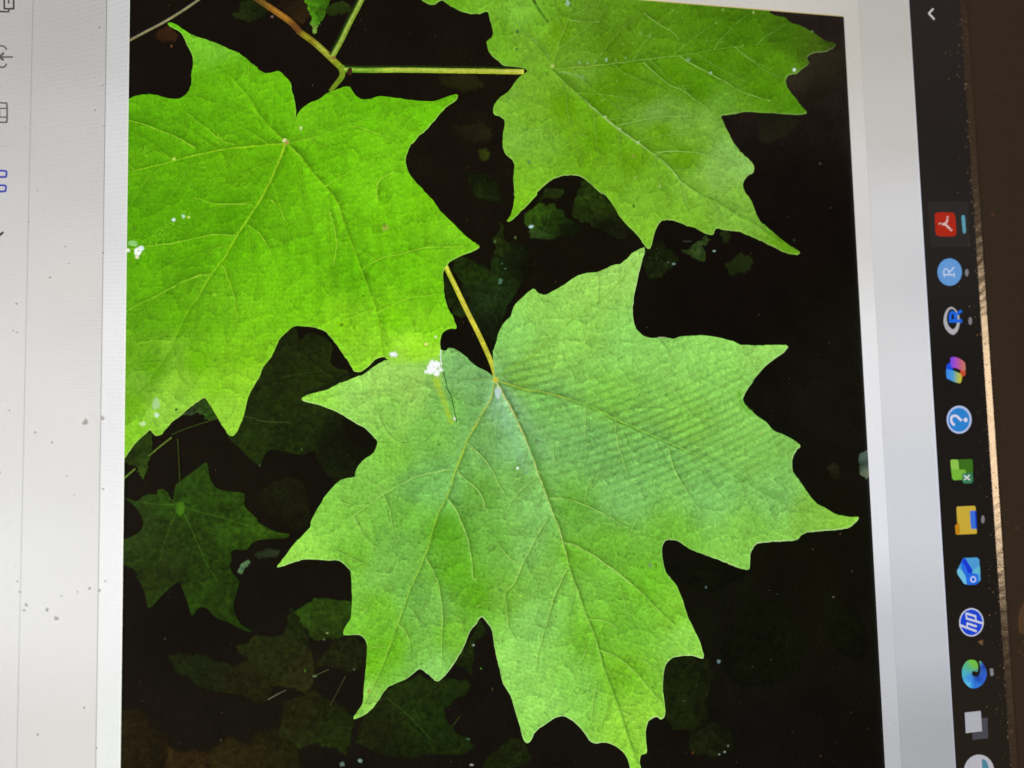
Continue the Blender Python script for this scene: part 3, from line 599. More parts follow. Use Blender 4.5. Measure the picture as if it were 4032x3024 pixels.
# D: shaded star-shaped leaf, lower left
D_out = X(i_, [(545, 822), (580, 790), (640, 748), (700, 705), (755, 668), (768, 740), (790, 822), (850, 885), (950, 908), (1062, 920), (1055, 1000), (1085, 1052), (1165, 1125), (1172, 1155), (1260, 1208), (1340, 1238), (1428, 1252), (1400, 1280), (1300, 1284), (1180, 1296), (1115, 1330), (1080, 1376), (990, 1372), (952, 1400), (955, 1470), (942, 1520), (980, 1590), (1020, 1640)]) + \
    Y(m_, [(560, 170), (562, 220), (595, 280), (650, 312), (600, 302), (540, 268), (480, 246), (450, 215), (420, 196), (388, 206), (366, 238), (350, 190), (322, 110), (305, 78), (270, 100), (230, 135), (190, 180), (160, 200), (150, 150), (128, 90), (100, 50)]) + \
    X(i_, [(200, 1600), (160, 1530), (60, 1480), (40, 1320), (100, 1290), (170, 1260), (222, 1220), (242, 1150), (205, 1065), (150, 1000), (92, 958), (150, 975), (195, 985), (240, 942), (300, 926), (352, 932), (358, 892), (400, 886), (442, 920), (475, 985), (492, 930), (505, 850)])
def d_veins(fl, z):
    for pts, w, al in [([(540, 1010), (590, 1120), (640, 1230), (700, 1370), (760, 1500), (850, 1640)], 6, .55), ([(540, 1010), (700, 1070), (900, 1120), (1150, 1200), (1380, 1260)], 5, .4), ([(535, 1010), (460, 1180), (410, 1330), (370, 1480)], 5, .4), ([(530, 1010), (450, 960), (380, 920)], 5, .4), ([(530, 1000), (420, 1010), (300, 1000), (180, 985)], 5, .35), ([(545, 1000), (640, 880), (750, 700)], 5, .3)]:
        fl.strip(X(i_, pts), w, (78, 118, 34), z, alpha=al, taper=(1, .5))
    fl.ell(450 + 540 / S8, 1500 + 1040 / S8, 14, 24, (62, 110, 18), z, feather=8)
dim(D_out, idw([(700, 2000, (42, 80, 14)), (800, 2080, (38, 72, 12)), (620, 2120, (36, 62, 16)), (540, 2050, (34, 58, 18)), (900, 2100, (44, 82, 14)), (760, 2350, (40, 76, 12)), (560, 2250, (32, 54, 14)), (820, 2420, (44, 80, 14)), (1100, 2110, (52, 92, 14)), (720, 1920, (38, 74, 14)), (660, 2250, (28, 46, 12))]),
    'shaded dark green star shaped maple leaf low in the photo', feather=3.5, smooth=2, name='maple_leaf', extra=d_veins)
dim(X(i_, [(60, 680), (120, 600), (180, 500), (270, 430), (300, 420), (312, 560), (290, 620), (280, 700), (240, 800), (215, 770), (190, 700)]), idw([(520, 1790, (40, 68, 16)), (570, 1740, (44, 76, 18)), (560, 1860, (52, 84, 22))]), 'small shaded leaf tip under the left leaf edge', feather=4)
dim(X(i_, [(560, 280), (640, 210), (735, 140), (800, 220), (850, 300), (780, 320), (720, 270), (660, 260)]), idw([(800, 1600, (54, 92, 28)), (840, 1640, (70, 130, 34)), (760, 1620, (60, 84, 60))]), 'small translucent leaf tip between two bright lobes', feather=3)
dim(X(i_, [(1010, 1560), (1050, 1490), (1095, 1465), (1085, 1510), (1040, 1570)]), (110, 160, 120), feather=5, name='glint')
dim(X(i_, [(1150, 1420), (1250, 1380), (1350, 1385), (1290, 1430), (1180, 1450)]), (46, 60, 42), feather=8, name='glint')
# undergrowth right of the yellow stem
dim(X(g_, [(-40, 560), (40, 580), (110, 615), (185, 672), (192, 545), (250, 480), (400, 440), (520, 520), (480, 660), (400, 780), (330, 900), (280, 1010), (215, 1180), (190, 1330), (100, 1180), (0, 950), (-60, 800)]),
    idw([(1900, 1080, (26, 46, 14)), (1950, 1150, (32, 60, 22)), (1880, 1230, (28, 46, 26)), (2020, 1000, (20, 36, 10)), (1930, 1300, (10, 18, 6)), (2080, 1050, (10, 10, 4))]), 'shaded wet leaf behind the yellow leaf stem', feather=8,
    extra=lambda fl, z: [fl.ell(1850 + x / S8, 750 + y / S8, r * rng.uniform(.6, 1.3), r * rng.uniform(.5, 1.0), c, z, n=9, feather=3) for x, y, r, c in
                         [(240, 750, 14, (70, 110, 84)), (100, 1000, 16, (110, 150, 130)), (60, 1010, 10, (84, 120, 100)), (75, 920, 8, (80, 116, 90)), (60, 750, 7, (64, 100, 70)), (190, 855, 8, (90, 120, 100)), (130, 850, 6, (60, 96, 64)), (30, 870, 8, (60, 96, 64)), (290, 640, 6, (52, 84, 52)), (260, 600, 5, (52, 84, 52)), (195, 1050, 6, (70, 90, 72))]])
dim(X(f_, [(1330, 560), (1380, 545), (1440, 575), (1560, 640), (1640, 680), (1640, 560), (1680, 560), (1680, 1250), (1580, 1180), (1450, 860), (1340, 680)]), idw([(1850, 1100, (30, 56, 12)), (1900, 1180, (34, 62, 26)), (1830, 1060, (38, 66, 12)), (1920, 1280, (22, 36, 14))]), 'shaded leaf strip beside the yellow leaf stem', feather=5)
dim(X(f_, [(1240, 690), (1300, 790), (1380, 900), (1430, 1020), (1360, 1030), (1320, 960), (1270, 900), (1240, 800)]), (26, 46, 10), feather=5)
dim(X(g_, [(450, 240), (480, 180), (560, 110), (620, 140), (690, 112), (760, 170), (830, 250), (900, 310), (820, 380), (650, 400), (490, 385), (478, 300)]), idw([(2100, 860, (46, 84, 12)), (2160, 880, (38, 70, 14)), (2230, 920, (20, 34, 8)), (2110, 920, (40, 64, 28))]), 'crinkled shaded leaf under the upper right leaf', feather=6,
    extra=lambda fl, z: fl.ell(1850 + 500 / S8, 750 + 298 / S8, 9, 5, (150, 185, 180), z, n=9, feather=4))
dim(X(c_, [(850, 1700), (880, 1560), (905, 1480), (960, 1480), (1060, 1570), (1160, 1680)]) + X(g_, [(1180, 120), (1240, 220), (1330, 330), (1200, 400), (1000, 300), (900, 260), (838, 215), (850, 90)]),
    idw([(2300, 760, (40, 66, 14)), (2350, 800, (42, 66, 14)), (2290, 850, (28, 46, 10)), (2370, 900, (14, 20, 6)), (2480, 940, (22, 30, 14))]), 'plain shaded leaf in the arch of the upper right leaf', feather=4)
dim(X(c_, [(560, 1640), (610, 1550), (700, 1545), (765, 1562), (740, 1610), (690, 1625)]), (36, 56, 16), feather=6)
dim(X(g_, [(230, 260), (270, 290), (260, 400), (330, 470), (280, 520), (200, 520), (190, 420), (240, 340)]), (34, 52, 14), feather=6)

# twigs and leaf stems
def stem(name, label, pts, w, col, z, taper=(1, 1), hl=None, sh=None):
    fl = Flat()
    if sh: fl.strip(pts, w * .8, sh, z, off=-w * .55, alpha=.8, taper=taper, soft=.8)
    fl.strip(pts, w, col, z + U, soft=.22, taper=taper)
    if hl: fl.strip(pts, w * .45, hl, z + 2 * U, off=-w * .08, alpha=.7, taper=taper, soft=.8, var=.25)
    return screen_part(name, fl, [M_stem, M_stema], photo, label)
stem('dry_twig', 'thin dry grey twig crossing the photo corner', X(a_, [(60, 370), (135, 330), (270, 258), (400, 190), (540, 105), (680, 10), (720, -30)]), 11.5, (118, 112, 76), nz(), hl=(170, 164, 124), sh=(18, 20, 40))
tw = idw([(1010, 0, (96, 72, 24)), (1100, 60, (140, 96, 30)), (1180, 110, (100, 60, 26)), (1200, 150, (128, 120, 26)), (1330, 270, (124, 142, 28)), (1280, 210, (140, 146, 44))], soft=10)
stem('leaf_twig', 'brown leaf twig turning green at the node', X(a_, [(1120, -40), (1190, 10), (1330, 105), (1430, 175), (1500, 245)]) + X(b_, [(60, 262), (180, 350), (290, 450), (400, 555), (440, 590)]), 27, tw, nz(), hl=lambda q: tw(q) * 1.5)
stem('leaf_stem', 'short green stem dropping behind the left leaf', X(b_, [(400, 540), (410, 620), (360, 690), (310, 750)]), 24, (112, 140, 30), nz(), taper=(1.2, .7))
stem('leaf_stem', 'upright pale green leaf stem cut by the photo top', X(b_, [(330, 465), (400, 340), (470, 195), (530, 80), (590, -40)]), 22, (120, 150, 44), nz(), hl=(178, 196, 92), sh=(36, 60, 16))
stem('leaf_stem', 'straight pale stem of the upper right leaf', X(b_, [(425, 572), (600, 578), (900, 576), (1300, 582), (1659, 586)]) + X(c_, [(220, 588), (440, 590)]), 22, idw([(1380, 278, (96, 156, 24)), (1600, 280, (150, 180, 50)), (1900, 282, (172, 184, 50)), (2060, 284, (186, 190, 56))], soft=30), nz(), hl=(196, 204, 96), sh=(34, 58, 16))
fl = Flat(); z = nz(); fl.ell(1150 + 470 / S8, 588 / S8, 12, 15, (62, 36, 20), z, n=14, feather=2); fl.ell(1150 + 340 / S8, 475 / S8, 8, 6, (150, 100, 60), z + 2 * U, n=10, feather=2); screen_part('bud', fl, [M_leaf, M_leafa], photo, 'dark brown bud at the twig node')
stem('leaf_stem', 'yellow stem of the broad centre leaf', X(f_, [(1235, 560), (1262, 640), (1330, 780), (1430, 990), (1530, 1190), (1620, 1390), (1655, 1500)]) + [(1950, 1492)], 21, idw([(1755, 1040, (172, 184, 40)), (1850, 1250, (206, 202, 56)), (1945, 1470, (190, 196, 50))], soft=30), nz(), hl=(222, 214, 92))
for pts, w, lab in [([(285, 612), (370, 540), (470, 462)], 7, 'pale stem above the small shaded leaf tip'), ([(30, 840), (100, 780), (175, 715)], 8, 'pale stem below the small shaded leaf tip'), ([(470, 440), (600, 385), (850, 305)], 5, 'faint stem beside the translucent leaf tip'), ([(520, 470), (528, 600), (538, 820)], 6, 'thin stem of the shaded star leaf')]:
    stem('leaf_stem', lab, X(i_, pts), w, (92, 118, 40) if w > 6 else (46, 60, 18), nz() if w == 7 else Z0 + layer[0] * ZL + 3 * U)
fl = Flat(); z = nz()
for o, pts, w, c in [(n_, [(95, 525), (135, 505), (172, 488)], 7, (112, 118, 70)), (n_, [(180, 657), (215, 590), (250, 520)], 6, (92, 96, 54)), (m_, [(720, 630), (760, 608), (805, 585)], 9, (150, 158, 120)), (n_, [(745, 760), (765, 735), (785, 710)], 8, (60, 84, 22))]:
    fl.strip(Y(o, pts), w * .8, tuple(v * .7 for v in c), z, soft=.8, var=.3)
screen_part('stem_bits', fl, [M_dim, M_dima], photo, 'short pale stem bits in the undergrowth', 'stuff')
fl = Flat(); z = nz()
for o, x, y, rx, ry, c in [(n_, 235, 932, 22, 14, (120, 150, 130)), (n_, 320, 916, 20, 12, (140, 170, 150)), (n_, 165, 318, 8, 4, (150, 170, 110)), (n_, 150, 348, 10, 4, (100, 120, 76)), (n_, 850, 375, 6, 6, (170, 200, 190)), (n_, 290, 488, 5, 5, (110, 120, 100)), (n_, 838, 935, 10, 4, (200, 210, 180)), (p_, 272, 452, 12, 13, (130, 165, 170)), (p_, 212, 105, 7, 8, (90, 110, 110)), (p_, 300, 875, 9, 6, (150, 170, 150)), (p_, 315, 846, 6, 6, (110, 130, 110)), (p_, 275, 886, 8, 5, (120, 140, 120)), (p_, 808, 150, 5, 4, (110, 110, 90)), (p_, 545, 135, 5, 5, (50, 54, 50)), (p_, 895, 30, 6, 6, (50, 50, 46)), (p_, 110, 635, 10, 5, (60, 80, 50)), (p_, 150, 878, 6, 8, (96, 60, 24)), (p_, 748, 895, 8, 6, (70, 48, 30)),
                          (n_, 825, 815, 16, 7, (66, 100, 60)), (m_, 240, 345, 6, 8, (64, 60, 36)), (m_, 310, 830, 9, 7, (56, 46, 36)), (m_, 500, 820, 6, 5, (96, 84, 60)), (m_, 122, 546, 7, 6, (66, 36, 20)), (m_, 895, 495, 5, 12, (84, 120, 36)), (m_, 940, 520, 14, 4, (120, 140, 100)), (m_, 600, 15, 14, 12, (84, 120, 90)), (o_, 105, 580, 6, 12, (54, 66, 30)), (o_, 15, 375, 6, 6, (140, 170, 150)), (o_, 10, 935, 12, 5, (190, 200, 170))]:
    fl.ell(o[0] + x / S1, o[1] + y / S1, rx * .5, ry * .5, tuple(v * .8 for v in c), z, n=9, feather=4)
for o, x, y, rx, ry, c in [(h_, 540, 497, 7, 5, (170, 200, 190)), (h_, 210, 602, 9, 6, (130, 160, 150)), (h_, 165, 590, 5, 3, (80, 100, 84)), (h_, 1190, 408, 8, 7, (40, 44, 36)), (h_, 320, 418, 26, 3, (56, 58, 50)), (dd_, 1340, 262, 8, 4, (110, 130, 90)), (dd_, 1295, 250, 6, 3, (90, 120, 50)), (dd_, 1405, 1338, 6, 5, (70, 66, 56)), (a_, 470, 380, 5, 8, (110, 84, 40)), (a_, 1290, 140, 7, 6, (130, 100, 84)), (a_, 450, 50, 10, 6, (40, 28, 16)), (g_, 370, 388, 7, 8, (90, 110, 60)), (g_, 205, 420, 5, 7, (100, 130, 60)), (i_, 1190, 690, 5, 6, (76, 96, 70)), (i_, 1530, 560, 6, 8, (64, 92, 30))]:
    fl.ell(o[0] + x / S8, o[1] + y / S8, rx * .6, ry * .6, tuple(v * .85 for v in c), z, n=9, feather=4)
screen_part('glint', fl, [M_dim, M_dima], photo, 'tiny glints of light scattered over the dark undergrowth', 'stuff')

# the top leaf tip beside the twig
dim(X(b_, [(90, -30), (130, 60), (165, 150), (172, 230), (180, 282), (200, 262), (225, 180), (270, 90), (310, 10), (330, -30)]), idw([(1225, 20, (78, 146, 20)), (1245, 80, (58, 120, 14)), (1238, 120, (110, 150, 66))], soft=12), 'narrow green leaf tip hanging beside the brown twig', feather=3, name='maple_leaf')

# ------------------------------------------------------------------ the three bright leaves
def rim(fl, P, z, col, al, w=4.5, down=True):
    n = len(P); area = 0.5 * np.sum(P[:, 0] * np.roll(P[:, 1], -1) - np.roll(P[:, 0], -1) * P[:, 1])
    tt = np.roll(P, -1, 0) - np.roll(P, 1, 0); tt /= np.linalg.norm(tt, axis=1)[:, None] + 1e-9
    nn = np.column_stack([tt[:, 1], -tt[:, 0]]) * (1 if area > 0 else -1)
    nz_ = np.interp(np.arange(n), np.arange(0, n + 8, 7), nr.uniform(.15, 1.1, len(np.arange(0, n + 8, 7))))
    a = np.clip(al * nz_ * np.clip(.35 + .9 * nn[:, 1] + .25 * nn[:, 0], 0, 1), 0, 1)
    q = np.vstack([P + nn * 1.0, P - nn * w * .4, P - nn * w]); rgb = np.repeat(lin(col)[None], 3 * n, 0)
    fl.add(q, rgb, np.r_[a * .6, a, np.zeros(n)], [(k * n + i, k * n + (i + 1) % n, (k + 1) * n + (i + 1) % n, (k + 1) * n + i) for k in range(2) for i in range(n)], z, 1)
VLIST = []
def edge(pts): P = crom(pts, 3, True); return P + nr.normal(0, .7, P.shape)
def vein(fl, pts, w, light, z, al=.8, dark=None, da=.35, side=1, taper=(1, .45)):
    VLIST.append((pts, min(1.2, (w / 8.2) ** 1.3)))
    pts = crom(pts, 3); pts = pts + nr.normal(0, 1.1, pts.shape); da *= .85
    if dark is not None: fl.strip(pts, w * 2.4, dark, z, n=3, off=side * w * .8, alpha=da, taper=taper, soft=1.0, var=.3)
    fl.strip(pts, w * 1.2, light, z + U, n=3, alpha=al, taper=taper, soft=.9, var=.3)
def specks(fl, items, z):
    for x, y, rx, ry, c in items: fl.ell(x, y, rx * .9, ry * .9, c, z, n=9, feather=3.5)

# ---- centre leaf (C)
C_out = [(1948, 1488)] + X(g_, [(188, 1345), (205, 1270), (225, 1200), (250, 1130), (280, 1080), (330, 1030), (350, 970), (390, 910), (440, 865), (490, 820), (525, 808), (560, 840), (610, 856), (660, 835), (720, 800), (780, 765), (840, 720), (900, 690), (950, 678), (1030, 670), (1100, 645), (1170, 612), (1230, 600), (1280, 560), (1340, 505), (1400, 475), (1422, 470), (1422, 520), (1400, 590), (1375, 680), (1350, 800), (1330, 920), (1325, 1010), (1340, 1090), (1365, 1145), (1410, 1185), (1470, 1205), (1530, 1205), (1600, 1205)]) + \
    X(h_, [(80, 1205), (150, 1205), (215, 1213), (260, 1195), (330, 1190), (420, 1185), (500, 1190), (580, 1205), (650, 1220), (710, 1240), (750, 1262), (820, 1265), (900, 1268), (1000, 1265), (1080, 1264), (1138, 1272), (1130, 1300), (1090, 1335), (1020, 1385), (950, 1440), (890, 1510), (840, 1570)]) + \
    X(l_, [(755, 0), (700, 80), (670, 140), (680, 185), (720, 230), (790, 290), (860, 340), (920, 405), (980, 430), (1040, 460), (1100, 495), (1138, 530), (1110, 565), (1080, 610), (1070, 670), (1080, 740), (1120, 800), (1170, 870), (1220, 945), (1270, 1000), (1340, 1035), (1410, 1080), (1480, 1100), (1550, 1110), (1608, 1112), (1605, 1135), (1560, 1180), (1500, 1205), (1420, 1215), (1300, 1222), (1200, 1235), (1150, 1255), (1110, 1295), (1040, 1305), (940, 1310), (850, 1315), (790, 1325), (750, 1365), (730, 1420), (725, 1480), (720, 1534), (680, 1535), (620, 1520), (560, 1495), (490, 1465), (420, 1440), (340, 1410), (270, 1385), (200, 1345), (150, 1310), (100, 1298), (50, 1300), (20, 1330), (10, 1390), (20, 1480), (40, 1560), (80, 1620)]) + \
    Y(p_, [(35, 50), (75, 100), (105, 170), (130, 250), (165, 320), (190, 380), (200, 437), (150, 425), (100, 425), (55, 435), (25, 465), (12, 520), (10, 590), (18, 650), (20, 700), (2, 722)]) + \
    Y(o_, [(870, 710), (835, 730), (822, 780), (825, 840), (825, 880), (800, 890), (795, 925), (800, 965), (785, 1010), (765, 990), (750, 950), (735, 900), (700, 860), (640, 830), (572, 832), (540, 790), (500, 745), (445, 708), (400, 715), (360, 740), (310, 775), (285, 820), (262, 832), (245, 800), (235, 760), (215, 690), (190, 610), (155, 555), (140, 490), (125, 430), (115, 380), (105, 310), (80, 270), (52, 243), (30, 275), (0, 312)]) + \
    Y(n_, [(800, 390), (770, 440), (730, 500), (690, 540), (670, 540), (640, 515), (600, 485), (565, 510), (530, 535), (480, 555), (440, 580), (410, 625), (380, 665), (340, 700), (290, 720), (300, 695), (330, 650), (335, 590), (345, 500), (350, 420), (350, 365), (330, 335), (300, 325), (243, 327), (250, 290), (275, 250), (280, 180), (280, 90), (275, 35)]) + \
    X(j_, [(495, 1600), (480, 1555), (430, 1500), (380, 1465), (300, 1462), (200, 1458), (100, 1455), (40, 1470), (-20, 1490)]) + \
    X(i_, [(1390, 1505), (1332, 1517), (1360, 1475), (1420, 1400), (1480, 1320), (1540, 1260), (1600, 1190)]) + \
    X(j_, [(160, 1140), (210, 1040), (260, 960), (320, 880), (380, 825), (440, 795), (510, 785), (518, 745), (545, 690), (600, 635), (650, 600), (680, 560), (697, 495), (660, 450), (600, 390), (530, 350), (450, 300), (370, 255), (300, 225), (220, 195), (140, 178), (80, 155), (120, 115), (200, 95), (280, 75), (340, 45), (400, 15)]) + \
    X(f_, [(380, 1580), (450, 1555), (520, 1525), (580, 1505), (640, 1460), (700, 1420), (760, 1390), (900, 1350), (1100, 1310), (1200, 1296), (1225, 1305), (1260, 1310), (1275, 1290), (1320, 1295), (1370, 1320), (1430, 1370), (1480, 1420), (1530, 1450), (1590, 1480), (1640, 1520)])
ccol = idw([(2450, 1050, (148, 206, 92)), (2300, 1150, (146, 208, 88)), (2100, 1200, (138, 202, 84)), (2000, 1300, (132, 200, 92)), (2300, 1300, (140, 206, 84)), (2150, 1400, (136, 200, 84)), (2450, 1350, (136, 204, 92)), (2700, 1380, (136, 204, 92)), (3000, 1400, (142, 206, 92)), (2850, 1500, (132, 200, 88)), (2050, 1500, (116, 176, 70)), (2150, 1580, (114, 178, 84)), (2400, 1550, (124, 192, 74)), (2700, 1650, (128, 196, 78)), (2950, 1750, (128, 194, 86)), (2600, 1800, (120, 188, 92)), (2300, 1750, (116, 180, 92)), (2450, 1950, (124, 190, 98)), (2800, 1950, (124, 192, 96)), (3050, 1950, (126, 192, 94)), (3200, 2030, (124, 184, 66)), (3330, 2045, (132, 196, 62)), (2950, 2100, (126, 194, 74)), (2900, 2220, (130, 198, 78)), (2650, 2120, (112, 182, 56)), (2250, 2000, (104, 172, 58)), (2400, 2150, (108, 178, 52)), (2560, 2300, (108, 184, 40)), (2250, 2200, (106, 174, 44)),
            (1965, 1580, (140, 194, 140)), (1985, 1640, (128, 186, 124)), (2040, 1760, (124, 184, 112)), (1900, 1700, (110, 168, 84)), (2020, 1900, (116, 178, 82)), (2120, 2000, (126, 190, 96)), (1900, 1950, (104, 168, 62)), (1950, 2150, (106, 172, 62)), (2080, 2150, (124, 188, 88)), (2180, 2250, (124, 190, 76)), (1880, 2350, (94, 166, 28)), (1980, 2350, (116, 182, 60)), (2100, 2450, (134, 202, 92)), (2050, 2600, (140, 208, 92)), (2150, 2750, (142, 210, 90)), (2250, 2700, (132, 204, 78)), (2330, 2500, (112, 184, 46)), (2450, 2650, (118, 190, 40)), (2500, 2850, (138, 204, 58)), (2500, 2450, (114, 188, 52)), (2700, 2520, (136, 204, 74)), (2650, 2400, (122, 194, 50)),
            (1880, 1520, (120, 178, 102)), (1830, 1480, (124, 184, 104)), (1870, 1600, (112, 172, 88)), (1780, 1600, (118, 184, 84)), (1700, 1700, (122, 190, 76)), (1550, 1600, (140, 206, 84)), (1400, 1560, (150, 214, 92)), (1250, 1570, (146, 216, 70)), (1500, 1500, (152, 210, 92)), (1600, 1540, (148, 204, 90)), (1550, 1800, (124, 194, 66)), (1450, 1900, (124, 192, 72)), (1350, 2050, (126, 196, 68)), (1200, 2180, (142, 210, 74)), (1400, 2200, (116, 188, 54)), (1600, 2050, (110, 180, 62)), (1650, 1900, (112, 178, 84)), (1740, 1900, (110, 174, 86)), (1500, 2250, (122, 188, 76)), (1580, 2150, (112, 178, 70)), (1750, 2100, (90, 164, 32)), (1800, 2250, (94, 168, 32)), (1620, 2350, (112, 180, 72)), (1700, 2400, (118, 184, 76)), (1500, 2400, (110, 182, 44)), (1450, 2600, (106, 182, 28)), (1550, 2560, (102, 176, 30)), (1430, 2760, (140, 206, 80)), (1690, 2630, (136, 206, 96)), (1780, 2500, (112, 182, 50)), (1650, 2580, (120, 190, 70))], soft=25, tint=(1.04, 1.0, .98))
fl = Flat(); z = nz()
VLIST.clear(); P_C = edge(C_out)
zv = z + 2 * U
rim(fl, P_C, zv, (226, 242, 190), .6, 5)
ML, DK = (176, 206, 88), (74, 128, 24)
vein(fl, [(1949, 1494)] + X(k_, [(260, 90), (310, 180), (370, 300), (440, 450), (500, 600), (560, 770), (610, 900), (650, 1010), (690, 1120), (740, 1250), (780, 1400), (810, 1530), (850, 1659)]) + Y(o_, [(500, 110), (540, 230), (590, 360), (620, 470), (660, 580), (690, 660), (730, 780), (780, 930)]), 9, idw([(1980, 1580, (214, 206, 120)), (2100, 1850, (190, 214, 120)), (2300, 2500, (160, 208, 92)), (2400, 2800, (140, 200, 70))]), zv, .9, DK, .75, -1)
vein(fl, [(1949, 1494)] + X(j_, [(1620, 150), (1590, 200), (1500, 360), (1430, 480), (1380, 610), (1330, 740), (1270, 930), (1200, 1060), (1150, 1210), (1100, 1380), (1040, 1530), (980, 1659)]) + Y(n_, [(545, 130), (510, 230), (480, 310), (450, 400), (410, 500), (360, 600), (315, 700)]), 9, idw([(1900, 1600, (196, 200, 60)), (1800, 1800, (176, 204, 50)), (1650, 2200, (156, 206, 62)), (1500, 2600, (152, 204, 70))]), zv, .85, DK, .5, -1)
vein(fl, [(1952, 1496)] + X(k_, [(450, 70), (600, 95), (780, 140), (1000, 215), (1150, 290), (1300, 360), (1500, 450), (1659, 520)]) + X(l_, [(200, 560), (400, 640), (600, 760), (760, 850), (900, 930), (1000, 980)]), 8, idw([(2100, 1540, (176, 190, 50)), (2400, 1620, (146, 198, 60)), (3000, 1930, (110, 178, 70))]), zv, .8, (62, 112, 22), .7, 1)
vein(fl, [(1952, 1492)] + X(g_, [(330, 1450), (480, 1360), (620, 1240), (740, 1130), (850, 1030), (1000, 930), (1090, 870), (1250, 700), (1380, 540)]), 7, (150, 194, 56), zv, .6, (96, 164, 34), .5, 1)
vein(fl, [(1945, 1492)] + X(j_, [(1500, -10), (1300, 10), (1000, 60), (600, 110), (200, 150)]), 6, (170, 200, 84), zv, .35)
SEC = [(j_, [(1350, 720), (1200, 740), (1000, 790), (800, 890), (640, 1000), (500, 1100)], 6), (j_, [(1345, 742), (1470, 850), (1560, 960), (1575, 1050)], 5), (j_, [(1270, 960), (1350, 1080), (1420, 1260), (1460, 1420), (1470, 1590), (1500, 1625)], 7), (j_, [(1090, 1440), (1150, 1550), (1190, 1659)], 6), (j_, [(1430, 510), (1530, 600), (1640, 740)], 5), (j_, [(740, 920), (800, 1060), (820, 1200), (860, 1330)], 4), (j_, [(350, 1380), (440, 1430), (600, 1500)], 4), (j_, [(500, 1100), (600, 1280), (720, 1380)], 4), (j_, [(600, 800), (780, 900)], 3.5), (j_, [(370, 960), (470, 1010), (640, 1010)], 3.5), (j_, [(700, 260), (760, 400), (880, 510), (1040, 490)], 4),
       (k_, [(550, 790), (450, 860), (350, 960), (310, 1040), (260, 1100)], 5), (k_, [(0, 545), (110, 630), (180, 740), (270, 900), (340, 970)], 4.5), (k_, [(0, 830), (100, 940), (110, 1010), (150, 1060)], 4.5), (k_, [(640, 1110), (580, 1200), (520, 1310), (440, 1470), (390, 1580), (360, 1659)], 6), (k_, [(790, 1540), (730, 1640)], 5), (k_, [(650, 955), (780, 962), (930, 1010), (1080, 1080), (1180, 1140), (1280, 1200)], 5.5), (k_, [(770, 1320), (870, 1350), (980, 1410), (1150, 1530), (1300, 1659)], 7), (k_, [(940, 230), (945, 340), (935, 450), (950, 560)], 3.5), (k_, [(1190, 310), (1195, 480), (1240, 620), (1280, 760)], 4), (k_, [(1005, 770), (960, 880), (935, 1000)], 4), (k_, [(220, 1320), (300, 1420), (380, 1480)], 4), (k_, [(300, 1190), (420, 1270), (500, 1330)], 3), (k_, [(1300, 1250), (1350, 1150), (1380, 1020)], 3.5), (k_, [(680, 520), (690, 640), (760, 700)], 3.5),
       (l_, [(60, 550), (110, 720), (200, 880), (280, 1000), (340, 1080)], 5), (l_, [(100, 40), (170, 180), (320, 320), (450, 300)], 3.5), (g_, [(1040, 700), (1050, 850), (1030, 930)], 4), (g_, [(840, 1040), (1000, 1040)], 3.5), (h_, [(100, 1230), (170, 1340), (170, 1480), (60, 1560)], 4), (h_, [(400, 1480), (250, 1560), (130, 1640)], 3)]
for o, pts, w in SEC:
    pp = X(o, pts); vein(fl, pp, w * 1.1, (176, 218, 112), zv, .85, (70, 128, 18), .45, -1)
SEC2 = [(n_, [(683, 90), (692, 130), (705, 220), (700, 330), (700, 460)], 6), (n_, [(490, 270), (530, 310), (550, 370), (550, 430)], 5), (n_, [(355, 205), (330, 225), (308, 250)], 4), (n_, [(840, 20), (850, 60), (885, 66)], 4), (n_, [(540, 190), (570, 225), (620, 290)], 3.5), (n_, [(440, 385), (400, 382), (365, 390)], 3.5), (n_, [(740, 230), (790, 260), (805, 320)], 3.5), (n_, [(860, 200), (890, 180), (940, 170)], 4),
        (o_, [(240, 0), (210, 80), (165, 130), (170, 200), (180, 290), (215, 350)], 6), (o_, [(180, 290), (150, 320), (145, 370)], 4.5), (o_, [(450, 20), (400, 130), (370, 230), (340, 330), (315, 430), (310, 500)], 5.5), (o_, [(640, 0), (720, 60), (800, 130), (880, 210), (952, 280)], 6.5), (o_, [(555, 255), (620, 260), (690, 300)], 4.5), (o_, [(610, 400), (700, 440), (780, 510), (840, 580), (900, 650)], 6), (o_, [(690, 680), (740, 700), (800, 770)], 4.5), (o_, [(545, 390), (520, 450), (490, 460)], 3.5), (o_, [(590, 560), (575, 650), (570, 730)], 3.5), (o_, [(700, 90), (740, 230), (790, 330)], 3), (o_, [(800, 440), (860, 480), (890, 520)], 3.5), (o_, [(220, 120), (290, 150)], 3)]
for o, pts, w in SEC2:
    pp = Y(o, pts); vein(fl, pp, w * 1.1, (172, 216, 100), zv, .88, (72, 132, 14), .45, -1)
for (mp, w_), sd in zip([VLIST[2], VLIST[3], VLIST[0]], (9, 10, 12)):
    for br in branches(mp, P_C, 190, 280, seed=sd): vein(fl, br, 3.2, (164, 212, 104), zv, .5, (76, 136, 20), .3, -1)
